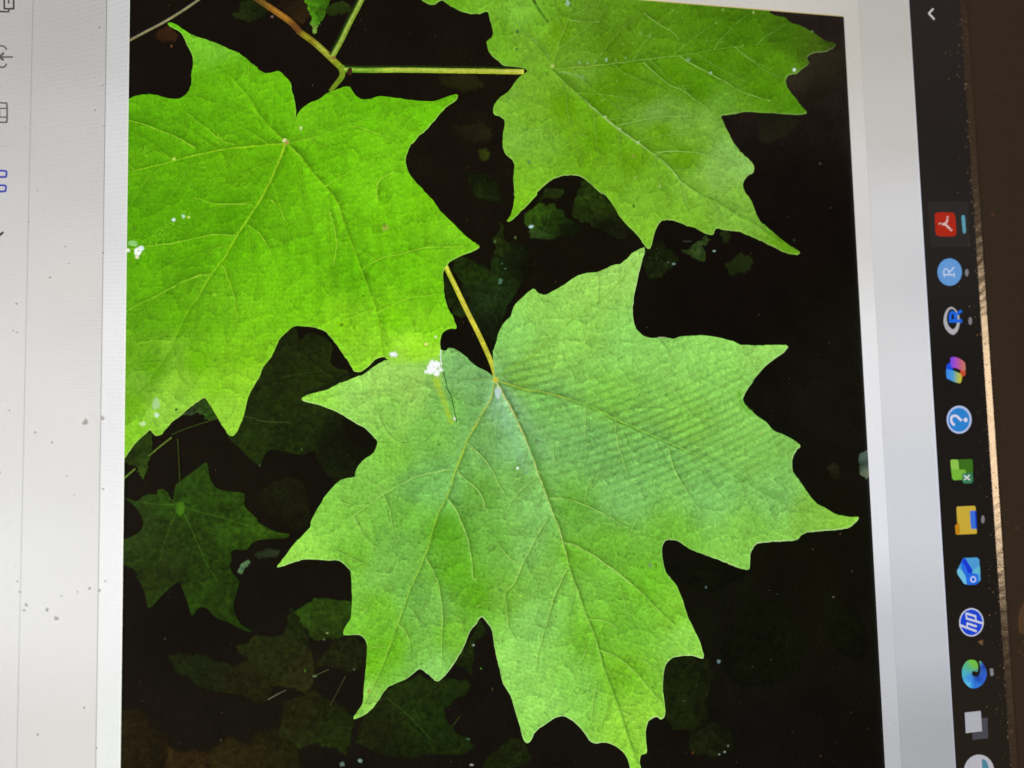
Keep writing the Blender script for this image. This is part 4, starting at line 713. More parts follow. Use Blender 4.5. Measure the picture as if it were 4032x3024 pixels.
# shade and gloss streaks printed by the crumpled centre
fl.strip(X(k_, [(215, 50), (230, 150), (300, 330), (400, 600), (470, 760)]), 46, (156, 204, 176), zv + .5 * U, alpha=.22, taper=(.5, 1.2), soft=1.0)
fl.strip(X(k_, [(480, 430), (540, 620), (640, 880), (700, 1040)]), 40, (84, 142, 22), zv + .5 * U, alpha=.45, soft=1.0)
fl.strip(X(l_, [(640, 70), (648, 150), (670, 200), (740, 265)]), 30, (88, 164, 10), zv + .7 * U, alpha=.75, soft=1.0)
specks(fl, [(1850 + 388 / S8, 1500 + 712 / S8, 5, 5, (230, 245, 235)), (1850 + 540 / S8, 1500 + 490 / S8, 9, 9, (100, 140, 84)), (1850 + 1515 / S8, 1500 + 1500 / S8, 8, 12, (94, 160, 26)), (1850 + 1470 / S8, 1500 + 1505 / S8, 8, 12, (116, 160, 84)), (2600 + 820 / S8, 1500 + 420 / S8, 7, 6, (152, 196, 90)), (1850 + 145 / S1, 2224 + 120 / S1, 8, 10, (98, 150, 60)), (1150 + 1200 / S8, 1500 + 518 / S8, 7, 6, (84, 140, 50)), (1150 + 360 / S1, 2224 + 590 / S1, 6, 8, (150, 160, 64)), (1949, 1494, 13, 12, (206, 196, 60)), (1958, 1545, 16, 26, (190, 214, 200))], zv + 2.5 * U)
specks(fl, [(1850 + rng.uniform(0, 1500) / S8, 1500 + rng.uniform(600, 2600) / S8, rng.uniform(1, 2.6), rng.uniform(1, 2.6), (84, 140, 40)) for _ in range(26)], zv + 3 * U)
fl.poly(P_C, relief(ccol, VLIST, kv=.5, lam=13, k1=.14, k2=.18, kh=.07, seed=3, moire=moire_c), z, step=6.5, feather=1.6)
screen_part('maple_leaf', fl, [M_leafc, M_leafca], photo, 'broad pale green maple leaf in the middle, veins showing, hung from a yellow stem')

# ---- upper right leaf (B)
B_out = X(b_, [(1020, -120), (1045, -10), (1080, 20), (1130, 42), (1170, 40), (1205, 12), (1235, 15), (1280, 45), (1340, 80), (1400, 103), (1460, 115), (1530, 118), (1570, 102), (1600, 105), (1615, 160), (1632, 230), (1640, 295), (1600, 335), (1590, 365), (1605, 420), (1640, 470)]) + \
    X(c_, [(220, 490), (270, 535), (320, 548), (420, 556), (470, 580), (450, 600), (400, 640), (360, 690), (310, 755), (260, 790), (220, 830), (195, 875), (192, 925), (215, 945), (255, 960), (285, 995), (280, 1050), (268, 1130), (270, 1210), (295, 1265), (340, 1305), (362, 1345), (360, 1420), (358, 1520), (365, 1600)]) + \
    X(g_, [(362, 20), (362, 80), (350, 150), (330, 210), (303, 247), (325, 255), (370, 220), (420, 165), (480, 110), (540, 45)]) + X(c_, [(550, 1570), (610, 1515), (680, 1465), (750, 1440), (820, 1430), (890, 1440), (950, 1475), (1010, 1530), (1080, 1590)]) + \
    X(g_, [(1055, 10), (1110, 50), (1165, 115), (1200, 180), (1250, 250), (1310, 310), (1370, 370), (1410, 430), (1440, 470), (1468, 476), (1480, 440), (1500, 370), (1520, 310), (1550, 260), (1590, 245)]) + \
    X(h_, [(140, 242), (210, 245), (270, 270), (320, 290), (380, 305), (440, 340), (490, 358), (532, 362), (545, 325), (565, 312), (610, 322), (680, 330), (740, 335), (800, 360), (880, 395), (960, 430), (1030, 465), (1100, 500), (1160, 520), (1215, 524), (1238, 505), (1180, 470), (1110, 420), (1040, 360), (970, 300), (910, 250), (880, 190), (855, 120), (820, 55)]) + \
    X(dd_, [(810, 1600), (775, 1545), (775, 1490), (810, 1440), (855, 1410), (865, 1370), (830, 1310), (770, 1260), (720, 1200), (670, 1120), (640, 1060), (615, 1000), (597, 953), (640, 942), (720, 930), (800, 915), (880, 920), (960, 925), (1060, 930), (1150, 938), (1240, 938), (1292, 925), (1280, 905), (1240, 860), (1200, 800), (1150, 740), (1125, 680), (1130, 635), (1160, 612), (1210, 605), (1260, 565), (1308, 530), (1310, 510), (1300, 470), (1330, 445), (1390, 432), (1450, 425), (1500, 400), (1532, 375), (1510, 355), (1450, 340), (1390, 300), (1340, 270), (1280, 235), (1220, 205), (1160, 190), (1130, 160), (1110, 145), (1060, 138), (1010, 120), (985, 95), (975, 30), (900, -120)])
bcol = idw([(1750, 0, (104, 176, 30)), (1900, 40, (116, 186, 46)), (2050, 60, (122, 192, 60)), (2140, 100, (112, 182, 44)), (1960, 130, (104, 172, 36)), (1980, 220, (110, 178, 40)), (2080, 180, (106, 164, 44)), (2190, 120, (96, 152, 14)), (2300, 40, (96, 150, 36)), (2400, 80, (90, 146, 26)), (2400, 160, (88, 142, 16)), (2600, 60, (84, 138, 18)), (2750, 80, (76, 130, 12)), (2900, 120, (70, 124, 8)), (3080, 150, (64, 112, 10)), (3200, 180, (62, 96, 16)), (3270, 185, (48, 74, 14)), (2950, 250, (76, 134, 8)), (3050, 250, (82, 140, 14)), (2800, 260, (78, 138, 8)), (2650, 300, (82, 144, 8)), (2450, 300, (88, 146, 8)), (2250, 300, (100, 156, 34)), (2280, 290, (108, 162, 50)), (2350, 380, (88, 150, 6)), (2550, 380, (92, 152, 16)), (2750, 360, (76, 138, 4)), (3000, 360, (78, 140, 6)), (3130, 440, (76, 138, 12)), (2950, 430, (92, 154, 28)), (2850, 440, (98, 158, 46)), (2580, 440, (114, 166, 70)), (2680, 470, (112, 168, 62)), (2790, 480, (122, 182, 70)), (2600, 520, (98, 160, 18)), (2750, 560, (112, 174, 50)), (2850, 600, (128, 188, 90)), (2930, 660, (132, 192, 96)), (2820, 700, (130, 188, 86)), (2700, 620, (98, 162, 14)), (2750, 750, (118, 180, 58)), (2900, 780, (126, 190, 68)), (2960, 850, (122, 186, 64)), (3080, 970, (98, 160, 26)), (2700, 850, (124, 192, 50)), (2560, 900, (124, 192, 48)), (2550, 750, (114, 182, 42)), (2520, 960, (124, 192, 54)),
            (2000, 350, (118, 180, 60)), (2080, 330, (112, 174, 44)), (2000, 450, (120, 186, 52)), (2100, 450, (116, 180, 44)), (2220, 420, (96, 160, 8)), (2250, 500, (104, 168, 24)), (2050, 560, (122, 188, 64)), (2150, 560, (118, 184, 54)), (2350, 550, (96, 162, 10)), (2300, 650, (106, 172, 22)), (2050, 680, (124, 196, 44)), (2100, 780, (126, 200, 40)), (2040, 800, (120, 196, 32)), (2250, 680, (112, 182, 36)), (2400, 700, (110, 176, 34)), (2480, 640, (98, 162, 14)), (2520, 800, (118, 184, 48)), (2020, 860, (112, 184, 28))], soft=25, tint=(.97, .87, .72))
fl = Flat(); z = nz()
VLIST.clear(); P_B = edge(B_out); zv = z + 2 * U
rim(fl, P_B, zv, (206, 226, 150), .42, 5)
vein(fl, X(c_, [(665, 575), (780, 690), (930, 820), (1080, 950), (1240, 1080), (1400, 1190), (1530, 1290), (1659, 1410)]) + X(dd_, [(260, 1480), (400, 1580), (540, 1655)]) + X(h_, [(540, 90), (680, 180), (880, 290), (1080, 430)]), 8, idw([(2200, 300, (130, 176, 60)), (2400, 480, (184, 206, 140)), (2650, 690, (170, 206, 110)), (2800, 800, (120, 180, 50)), (3000, 900, (112, 176, 50))]), zv, .85, (70, 124, 10), .55, -1)
vein(fl, X(c_, [(680, 568), (880, 555), (1080, 535), (1250, 515), (1400, 490), (1560, 472)]) + X(dd_, [(250, 460), (400, 440), (550, 410), (720, 385), (900, 370), (1100, 356)]), 7, idw([(2250, 270, (150, 186, 60)), (2500, 240, (140, 176, 80)), (2800, 200, (110, 156, 50)), (3000, 175, (84, 136, 20))]), zv, .75, (58, 108, 4), .55, 1)
vein(fl, X(c_, [(670, 545), (700, 460), (740, 320), (790, 190), (820, 100), (860, -20)]), 7, (136, 178, 60), zv, .65, (70, 124, 8), .4, 1)
vein(fl, X(c_, [(640, 490), (560, 390), (450, 280), (370, 180)]), 6, (82, 140, 14), zv, .7, (140, 190, 90), .4, 1)
vein(fl, X(c_, [(620, 610), (560, 650), (450, 720), (300, 840)]), 5, (146, 196, 84), zv, .4, (84, 150, 10), .4, 1)
for o, pts, w in [(c_, [(1200, 1030), (1340, 1000), (1500, 965), (1659, 955), (1800, 950)], 5), (c_, [(1500, 1265), (1560, 1250), (1659, 1232)], 5), (dd_, [(60, 1250), (200, 1238), (300, 1240), (420, 1256), (600, 1310), (780, 1372)], 5), (dd_, [(255, 462), (350, 520), (510, 610), (650, 690), (780, 760), (1000, 830)], 6), (dd_, [(-35, 512), (0, 545), (150, 680), (280, 740), (400, 830), (500, 905)], 5), (c_, [(815, 165), (900, 180), (1060, 185)], 5), (c_, [(1420, 110), (1520, 190), (1600, 240)], 4), (c_, [(780, 0), (800, 40), (820, 90)], 6), (dd_, [(10, 150), (200, 270), (250, 330)], 3), (dd_, [(700, 380), (800, 470), (950, 570), (1080, 640)], 3), (dd_, [(270, 1490), (300, 1600), (330, 1700)], 4), (dd_, [(260, 940), (330, 960), (500, 950)], 3.5), (dd_, [(500, 1540), (600, 1522), (720, 1522)], 3), (c_, [(440, 1090), (520, 1070), (600, 1060)], 4), (c_, [(880, 1080), (960, 1130)], 3)]:
    vein(fl, X(o, pts), w * 1.15, (154, 198, 96), zv, .8, (60, 112, 6), .45, 1)
for (mp, w_), sd in zip(list(VLIST[:3]), (1, 2, 3)):
    for br in branches(mp, P_B, 150, 300, seed=sd): vein(fl, br, 3.8, (146, 194, 84), zv, .55, (60, 112, 6), .3, 1)
fl.strip(X(c_, [(510, -10), (560, 80), (640, 190)]), 15, (52, 82, 24), zv + 1.5 * U, alpha=.95, taper=(1.1, .5), soft=.4)
fl.strip(X(c_, [(545, -10), (600, 80), (655, 165)]), 12, (112, 168, 40), zv + 1.2 * U, alpha=.8, soft=.6)
fl.strip(X(c_, [(720, 590), (800, 600), (880, 625), (935, 640)]), 26, (136, 180, 110), zv + .7 * U, alpha=.45, taper=(.4, .8), soft=.8)
specks(fl, [(1850 + x / S8, y / S8, rx, ry, c) for x, y, rx, ry, c in [(890, 515, 3, 8, (130, 174, 110)), (960, 520, 3, 5, (140, 180, 120)), (1020, 505, 2.5, 8, (122, 164, 84)), (1113, 495, 3.5, 9, (146, 184, 150)), (1190, 490, 2, 6, (112, 160, 70)), (1270, 478, 2.5, 6, (124, 166, 100)), (672, 545, 8, 8, (170, 190, 100)), (795, 30, 8, 16, (140, 178, 150)), (1370, 1165, 7, 4, (160, 188, 130)), (1330, 1280, 7, 8, (128, 152, 50)), (1350, 1452, 6, 5, (134, 166, 70)), (385, 262, 5, 9, (70, 100, 60)), (380, 405, 4, 7, (72, 112, 50)), (480, 1325, 6, 5, (84, 140, 84)), (1390, 275, 9, 8, (100, 150, 50)), (1465, 300, 8, 8, (100, 148, 52)), (1220, 1055, 9, 4, (150, 188, 120)), (1100, 960, 7, 4, (160, 194, 120))]], zv + 2.5 * U)
specks(fl, [(2550 + x / S8, y / S8, rx, ry, c) for x, y, rx, ry, c in [(1193, 573, 6, 7, (200, 214, 200)), (510, 600, 5, 5, (150, 180, 150)), (330, 490, 12, 7, (112, 150, 96)), (860, 105, 3, 6, (150, 170, 84)), (610, 85, 3, 4, (140, 170, 80))]] + [(1850 + 1335 / S8, 750 + 128 / S8, 5, 7, (60, 104, 24)), (2550 + 95 / S8, 1525 / S8, 6, 6, (150, 180, 90))], zv + 2.5 * U)
for _ in range(40):                                       # waxy flecks on the upper half
    x, y = rng.uniform(2200, 2950), rng.uniform(30, 420)
    specks(fl, [(x, y, rng.uniform(1.5, 4), rng.uniform(1.5, 3.4), (112, 160, 56))], zv + 2 * U)
fl.poly(P_B, relief(bcol, VLIST, kv=.48, k1=.13, k2=.16, kh=.06, seed=11), z, step=6.5, feather=1.8)
screen_part('maple_leaf', fl, [M_leaf, M_leafa], photo, 'green maple leaf cut by the photo corner, on a straight pale stem')

# ---- left leaf (A)
A_out = X(a_, [(60, 830), (118, 817), (180, 790), (260, 775), (330, 780), (400, 797), (460, 810), (520, 812), (570, 790), (610, 745), (632, 690), (632, 620), (640, 560), (648, 495), (630, 430), (600, 375), (575, 320), (555, 280), (515, 250), (470, 228), (441, 203), (452, 189), (490, 197), (530, 220), (590, 262), (650, 295), (720, 320), (800, 345), (880, 375), (930, 405), (1000, 430), (1060, 470), (1120, 520), (1165, 553), (1185, 580), (1230, 603), (1270, 600), (1320, 588), (1355, 592), (1400, 635), (1440, 685), (1455, 760), (1475, 840), (1485, 910), (1486, 960), (1500, 932), (1540, 885), (1600, 845)]) + \
    X(b_, [(220, 815), (300, 760), (370, 735), (440, 712), (470, 715), (495, 750), (530, 795), (580, 815), (640, 812), (690, 795), (740, 792), (850, 805), (950, 818), (1050, 830), (1150, 832), (1220, 812), (1290, 785), (1340, 776), (1352, 790), (1335, 825), (1290, 855), (1250, 885), (1200, 940), (1140, 1010), (1090, 1070), (1040, 1110), (1000, 1155), (960, 1200), (940, 1250), (925, 1310), (935, 1370), (960, 1430), (1000, 1480), (1060, 1545), (1110, 1600)]) + \
    X(f_, [(1150, 85), (1210, 170), (1280, 240), (1350, 310), (1430, 390), (1490, 430), (1528, 460), (1510, 480), (1450, 510), (1390, 530), (1330, 560), (1285, 585), (1260, 620), (1236, 660), (1232, 720), (1238, 820), (1250, 900), (1280, 980), (1310, 1030), (1330, 1085), (1337, 1127), (1290, 1130), (1240, 1150), (1215, 1190), (1207, 1240), (1212, 1300), (1200, 1350), (1120, 1385), (1030, 1400), (950, 1398), (870, 1395), (780, 1388), (765, 1368), (745, 1360), (690, 1375), (640, 1420), (590, 1465), (550, 1482), (510, 1476), (490, 1450), (450, 1380), (400, 1310), (350, 1240), (310, 1190), (270, 1150), (200, 1125), (130, 1112), (60, 1105), (0, 1118)]) + \
    X(e_, [(1410, 1155), (1360, 1200), (1320, 1280), (1280, 1360), (1220, 1440), (1180, 1530)]) + X(i_, [(1165, 0), (1120, 80), (1085, 170), (1060, 270), (1030, 350), (990, 432), (960, 447), (935, 437), (900, 385), (850, 310), (800, 220), (755, 150), (735, 138), (690, 165), (640, 200), (590, 240), (540, 285), (480, 330), (430, 380), (390, 430), (350, 447), (322, 432), (295, 400), (260, 430), (180, 500), (130, 570), (80, 640), (40, 690)])
acol = idw([(680, 110, (96, 182, 18)), (780, 160, (110, 190, 46)), (850, 190, (112, 188, 50)), (900, 300, (98, 178, 14)), (1050, 320, (104, 186, 16)), (1120, 400, (100, 184, 12)), (800, 350, (94, 172, 10)), (700, 400, (92, 172, 10)), (540, 400, (92, 172, 10)), (540, 500, (84, 162, 4)), (800, 500, (92, 172, 8)), (1000, 500, (98, 178, 10)), (540, 640, (92, 168, 8)), (700, 620, (92, 170, 8)), (900, 650, (96, 172, 8)), (1100, 650, (96, 174, 8)), (1200, 450, (110, 192, 22)), (1300, 400, (106, 190, 18)), (1450, 430, (102, 188, 14)), (1700, 420, (104, 190, 14)), (1400, 550, (106, 190, 16)), (1550, 550, (112, 196, 22)), (1300, 650, (100, 182, 12)), (1500, 700, (114, 200, 22)), (1650, 800, (112, 196, 18)), (1800, 950, (118, 200, 30)), (1300, 850, (108, 192, 18)), (1500, 900, (108, 192, 16)), (1200, 1000, (100, 182, 12)), (1400, 1080, (98, 184, 10)), (1600, 1050, (106, 192, 14)), (1700, 1150, (112, 196, 20)), (900, 850, (86, 164, 4)), (700, 850, (84, 160, 4)), (540, 850, (82, 158, 4)), (560, 1000, (86, 164, 4)), (750, 1000, (88, 166, 4)), (950, 1000, (96, 178, 8)), (1050, 1100, (106, 188, 16)), (600, 1150, (90, 166, 8)), (550, 1280, (90, 164, 14)), (530, 1340, (102, 170, 26)), (700, 1250, (96, 174, 10)), (850, 1250, (106, 184, 22)), (1000, 1250, (116, 196, 24)), (1200, 1180, (112, 196, 18)), (1350, 1280, (130, 210, 30)), (1550, 1250, (118, 204, 20)), (1700, 1300, (128, 210, 30)), (680, 1400, (116, 182, 46)), (600, 1450, (96, 170, 14)), (780, 1420, (106, 182, 14)), (950, 1400, (120, 196, 28)), (560, 1500, (118, 182, 52)), (700, 1520, (132, 196, 58)), (850, 1500, (126, 198, 38)), (950, 1500, (136, 206, 46)), (540, 1600, (110, 180, 28)), (620, 1620, (142, 206, 74)), (560, 1720, (126, 198, 46)), (900, 1620, (142, 210, 62)), (920, 1700, (146, 212, 66)), (700, 1600, (138, 204, 68)), (1400, 1440, (140, 218, 50)), (1500, 1380, (138, 216, 44)), (1640, 1380, (148, 222, 50)), (1560, 1440, (160, 220, 84)), (1640, 1480, (156, 212, 74)), (1700, 1480, (164, 218, 84)), (1700, 1420, (150, 220, 56))], soft=25, tint=(1.02, .95, .7))
fl = Flat(); z = nz()
VLIST.clear(); P_A = edge(A_out); zv = z + 2 * U
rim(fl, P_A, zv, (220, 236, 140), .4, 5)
VL = (164, 214, 34)
vein(fl, X(a_, [(1405, 1175), (1200, 1190), (1000, 1210), (800, 1240), (600, 1290), (400, 1340), (200, 1390), (90, 1410)]), 9, VL, zv, .8, (70, 146, 0), .4, -1)
vein(fl, X(a_, [(1390, 1155), (1270, 1040), (1180, 940), (1100, 800), (940, 620)]), 8, (146, 206, 34), zv, .6, (80, 156, 4), .3, 1)
vein(fl, X(a_, [(1400, 1180), (1340, 1330), (1270, 1490), (1190, 1640)]) + X(e_, [(1090, 240), (1000, 380), (900, 550), (800, 680), (700, 850), (620, 960), (540, 1120), (430, 1340), (300, 1520), (180, 1659)]), 11, idw([(1100, 620, (176, 216, 44)), (900, 1000, (158, 212, 36)), (700, 1300, (134, 198, 30)), (550, 1500, (130, 190, 60))]), zv, .75, (72, 148, 0), .45, -1)
vein(fl, X(a_, [(1430, 1190), (1520, 1285)]) + X(b_, [(150, 1390), (260, 1520), (360, 1640)]) + X(f_, [(420, 260), (560, 640), (680, 960), (720, 1200), (740, 1350)]), 10, (160, 216, 36), zv, .5, (86, 170, 6), .3, 1)
vein(fl, X(b_, [(-10, 1170), (200, 1120), (430, 1040), (700, 950), (1000, 880), (1250, 830)]), 9, (146, 208, 44), zv, .4, (84, 166, 6), .25, 1)
for o, pts, w in [(e_, [(1130, 120), (1000, 112), (850, 115), (650, 60)], 6), (e_, [(1010, 372), (900, 365), (780, 368), (600, 405), (400, 445), (250, 462), (110, 485)], 6), (e_, [(800, 680), (650, 712), (480, 790), (330, 870), (150, 960), (90, 1000)], 7), (e_, [(1100, 285), (1180, 350), (1230, 420), (1290, 540)], 6), (e_, [(880, 610), (930, 720), (980, 880), (1000, 1080)], 5), (a_, [(660, 1210), (560, 1150), (480, 1110), (300, 1040), (120, 985)], 6), (a_, [(980, 1180), (900, 1160), (800, 1090), (700, 1010), (600, 930)], 5), (e_, [(470, 1230), (330, 1230), (180, 1260)], 5), (b_, [(700, 1640), (690, 1520), (760, 1440), (850, 1400)], 7), (b_, [(260, 1530), (420, 1440), (520, 1380)], 5), (f_, [(310, 180), (360, 420), (340, 620)], 6), (f_, [(570, 650), (720, 560), (900, 520), (1100, 470), (1400, 460)], 6), (f_, [(680, 970), (560, 1010), (420, 1060)], 5), (f_, [(700, 1000), (900, 900), (1100, 860), (1230, 850)], 5), (b_, [(450, 1035), (600, 1060), (800, 1130)], 4), (e_, [(1280, 80), (1340, 150), (1400, 260)], 5)]:
    vein(fl, X(o, pts), w * 1.25, (166, 216, 54), zv, .75, (66, 138, 0), .4, 1)
for (mp, w_), sd in zip(list(VLIST[:5]), (4, 5, 6, 7, 8)):
    for br in branches(mp, P_A, 170, 330, seed=sd): vein(fl, br, 4.2, (152, 210, 40), zv, .5, (66, 138, 0), .3, 1)
for o, pts, w, c, al in [(e_, [(520, 1260), (430, 1380), (300, 1560), (200, 1680)], 36, (94, 164, 16), .6), (e_, [(100, 1480), (170, 1430), (300, 1380)], 30, (90, 160, 14), .5), (e_, [(960, 1300), (985, 1450), (975, 1640)], 26, (112, 186, 28), .6), (i_, [(170, 0), (130, 140), (110, 300)], 26, (108, 182, 26), .5), (i_, [(700, 20), (620, 110), (560, 190)], 16, (120, 190, 44), .5)]:
    fl.strip(X(o, pts), w, c, zv + .3 * U, alpha=al, soft=1.0)
W = (244, 250, 246)
specks(fl, [(450 + x / S8, 750 + y / S8, rx, ry, c) for x, y, rx, ry, c in [(200, 500, 15, 20, W), (222, 478, 14, 10, (214, 236, 226)), (190, 545, 7, 9, (236, 230, 190)), (115, 492, 11, 8, (230, 244, 220)), (150, 440, 26, 13, (140, 200, 110)), (165, 310, 10, 12, (82, 140, 14)), (485, 243, 9, 7, (206, 232, 220)), (568, 213, 7, 9, (200, 228, 214)), (610, 220, 5, 5, (196, 216, 96)), (505, 405, 4, 4, (60, 120, 0)), (435, 840, 6, 6, (72, 136, 0)), (830, 1385, 5, 6, (84, 150, 16)), (820, 855, 7, 4, (150, 206, 40))]] +
       [(1150 + x / S8, 750 + y / S8, rx, ry, c) for x, y, rx, ry, c in [(1095, 1258, 6, 5, (236, 226, 140)), (1172, 1195, 4, 6, (226, 236, 190)), (403, 1100, 8, 8, (96, 146, 10)), (580, 862, 8, 5, (78, 152, 10)), (765, 310, 13, 12, (154, 178, 60)), (755, 285, 6, 8, (110, 140, 40)), (1080, 258, 4, 5, (80, 150, 12)), (895, 455, 3, 3, (70, 140, 0)), ]] +
       [(450 + 1410 / S8, 1165 / S8, 12, 10, (176, 150, 76)), (450 + 1390 / S8, 1150 / S8, 9, 8, (216, 226, 160)), (450 + 1525 / S8, 1050 / S8, 5, 8, (200, 226, 150)), (450 + 490 / S8, 1300 / S8, 7, 6, (190, 226, 90)), (450 + 350 / S8, 1500 + 280 / S8, 12, 10, (206, 234, 196)), (450 + 235 / S8, 1500 + 350 / S8, 16, 9, (196, 232, 156)), (450 + 510 / S8, 1500 + 232 / S8, 5, 5, (20, 60, 40)), (450 + 345 / S8, 1500 + 190 / S8, 14, 26, (170, 214, 140))], zv + 2.5 * U)
def cloud(cx, cy, rx, ry, n, c, s):
    specks(fl, [(rng.gauss(cx, rx), rng.gauss(cy, ry), rng.uniform(.25, .8) * s, rng.uniform(.25, .7) * s, c) for _ in range(int(n * 1.6))], zv + 2 * U)
for x, y in [(560, 990), (600, 960), (640, 920), (680, 880), (720, 850)]: cloud(x, y, 16, 12, 8, (122, 190, 34), 4)
cloud(870, 540, 22, 14, 12, (132, 198, 26), 4); cloud(800, 650, 10, 18, 8, (132, 198, 26), 4); cloud(575, 600, 10, 10, 7, (132, 198, 30), 4); cloud(950, 740, 22, 22, 10, (118, 190, 20), 4)
cloud(1300, 840, 40, 60, 14, (128, 200, 24), 4); cloud(1440, 760, 50, 24, 16, (130, 202, 30), 4)
fl.poly(P_A, relief(acol, VLIST, kv=.46, k1=.14, k2=.14, kh=.07, seed=21, moire=moire_a), z, step=6.5, feather=2.0)
screen_part('maple_leaf', fl, [M_leaf, M_leafa], photo, 'bright yellow green maple leaf cut by the page border, with white glare spots')

# sun glare where the left leaf meets the centre leaf
fl = Flat(); z = nz()
fl.strip(X(f_, [(800, 1395), (950, 1405), (1080, 1400), (1205, 1370)]), 46, (152, 220, 62), z, alpha=.9, soft=1.0)
fl.strip(X(f_, [(880, 1460), (1000, 1470), (1100, 1520)]), 90, (166, 216, 100), z + .3 * U, alpha=.5, soft=1.0)
fl.strip(X(f_, [(1180, 1400), (1200, 1500), (1225, 1600)]) + X(j_, [(1255, 120), (1300, 260), (1332, 345)]), 64, (176, 208, 36), z + .6 * U, alpha=.85, soft=1.0, off=14, taper=(1, .35))
for x, y, rx, ry, c in [(1150, 1455, 20, 18, W), (1175, 1428, 15, 12, W), (1118, 1482, 15, 7, W), (1182, 1492, 10, 14, W), (1140, 1410, 6, 10, W), (830, 1338, 13, 8, W), (1210, 1462, 8, 6, W)]:
    fl.ell(1150 + x / S8, 750 + y / S8, rx, ry, c, z + 2 * U, n=11, feather=7)
fl.ell(1150 + 1325 / S8, 1500 + 308 / S8, 4, 6, (240, 238, 214), z + 2 * U, n=9, feather=3)
zv = z
fl.strip(X(f_, [(1213, 1300), (1212, 1360), (1222, 1430)]), 7, (226, 240, 226), zv + 2.5 * U, alpha=.9, soft=.5)
fl.strip(X(f_, [(1236, 1480), (1250, 1540), (1268, 1620)]) + X(j_, [(1300, 130), (1325, 250), (1345, 335)]), 6, (28, 70, 24), zv + 2.5 * U, alpha=.9, soft=.5)
screen_part('glare', fl, [M_leaf, M_leafa], photo, 'white and yellow sun glare where the left leaf meets the centre leaf')

# dark shadow line under the left leaf tip
fl = Flat(); z = nz()
fl.strip(X(f_, [(100, 1662), (230, 1625), (330, 1580), (430, 1510), (520, 1500), (600, 1478), (660, 1425), (720, 1388), (782, 1383)]), 14, (14, 22, 8), z, taper=(1.4, .5), soft=.5)
screen_part('leaf_shadow', fl, [M_dim, M_dima], photo, 'dark gap between the left leaf and the centre leaf')

# ------------------------------------------------------------------ brand emblem on the bezel
def emblem():
    import bmesh
    cx, cy = to_plane([(4146, 2455)], .0013)[0]
    R = .0068; z0, z1 = LIP_H + .00005, LIP_H + .00032
    fl = bmesh.new()
    def prism(pts, za, zb, mi):
        lo = [fl.verts.new((x, y, za)) for x, y in pts]; hi = [fl.verts.new((x, y, zb)) for x, y in pts]; n = len(pts)
        fs = [fl.faces.new(hi), fl.faces.new(lo[::-1])] + [fl.faces.new((lo[i], lo[(i + 1) % n], hi[(i + 1) % n], hi[i])) for i in range(n)]
        for f in fs: f.material_index = mi
    prism([(cx + R * math.cos(a), cy + R * math.sin(a)) for a in np.linspace(0, 2 * math.pi, 64, endpoint=False)], z0, z1, 0)
    # letters hp as dark inlay
    def bar(p, q, w):
        p, q = np.array(p), np.array(q); t_ = (q - p) / np.linalg.norm(q - p); nn = np.array([-t_[1], t_[0]]) * w / 2
        prism([tuple(p - nn), tuple(q - nn), tuple(q + nn), tuple(p + nn)], z1 - .0001, z1 + .00003 + bar.k * 4e-6, 1); bar.k += 1
    bar.k = 0
    r = R
    def U(x, y): return (cx + x * r, cy + y * r)
    for p, q, w in [(U(-.28, 1.02), U(-.62, -.42), .17 * r), (U(-.02, .3), U(-.2, -.42), .17 * r), (U(-.36, .38), U(-.02, .38), .13 * r), (U(.34, .42), U(.02, -1.0), .17 * r), (U(.68, .36), U(.52, -.4), .17 * r), (U(.30, .38), U(.68, .38), .13 * r), (U(.18, -.40), U(.54, -.40), .13 * r)]: bar(p, q, w)
    bmesh.ops.recalc_face_normals(fl, faces=fl.faces[:])
    me = bpy.data.meshes.new('brand_emblem'); fl.to_mesh(me); fl.free(); me.materials.append(M_copper); me.materials.append(M_bezel)
    o = bpy.data.objects.new('brand_emblem', me); COL.objects.link(o); o.parent = bezel; o['label'] = 'round bronze emblem with slanted letters on the bezel'
emblem()

# ------------------------------------------------------------------ dust on the glass and along the lip
du = Flat(); zd = ZPAGE + 3e-5
def fleck(x, y, r, a, c=(150, 138, 128), el=1.0, zd=ZPAGE + 3e-5):
    n = 8; an = np.linspace(0, 2 * np.pi, n, endpoint=False); rr_ = r * nr.uniform(.55, 1.2, n); th = rng.uniform(0, 3.14)
    px = rr_ * np.cos(an) * el; py = rr_ * np.sin(an)
    P = np.column_stack([x + px * math.cos(th) - py * math.sin(th), y + px * math.sin(th) + py * math.cos(th)])
    q = np.vstack([[(x, y)], (P + [x, y]) / 2 * 1.0, P]); l = lin(c)
    du.add(q, np.repeat(l[None], len(q), 0), np.r_[a, np.full(n, a), np.zeros(n)], [(0, 1 + i, 1 + (i + 1) % n) for i in range(n)] + [(1 + i, 1 + n + i, 1 + n + (i + 1) % n, 1 + (i + 1) % n) for i in range(n)], zd, 0)
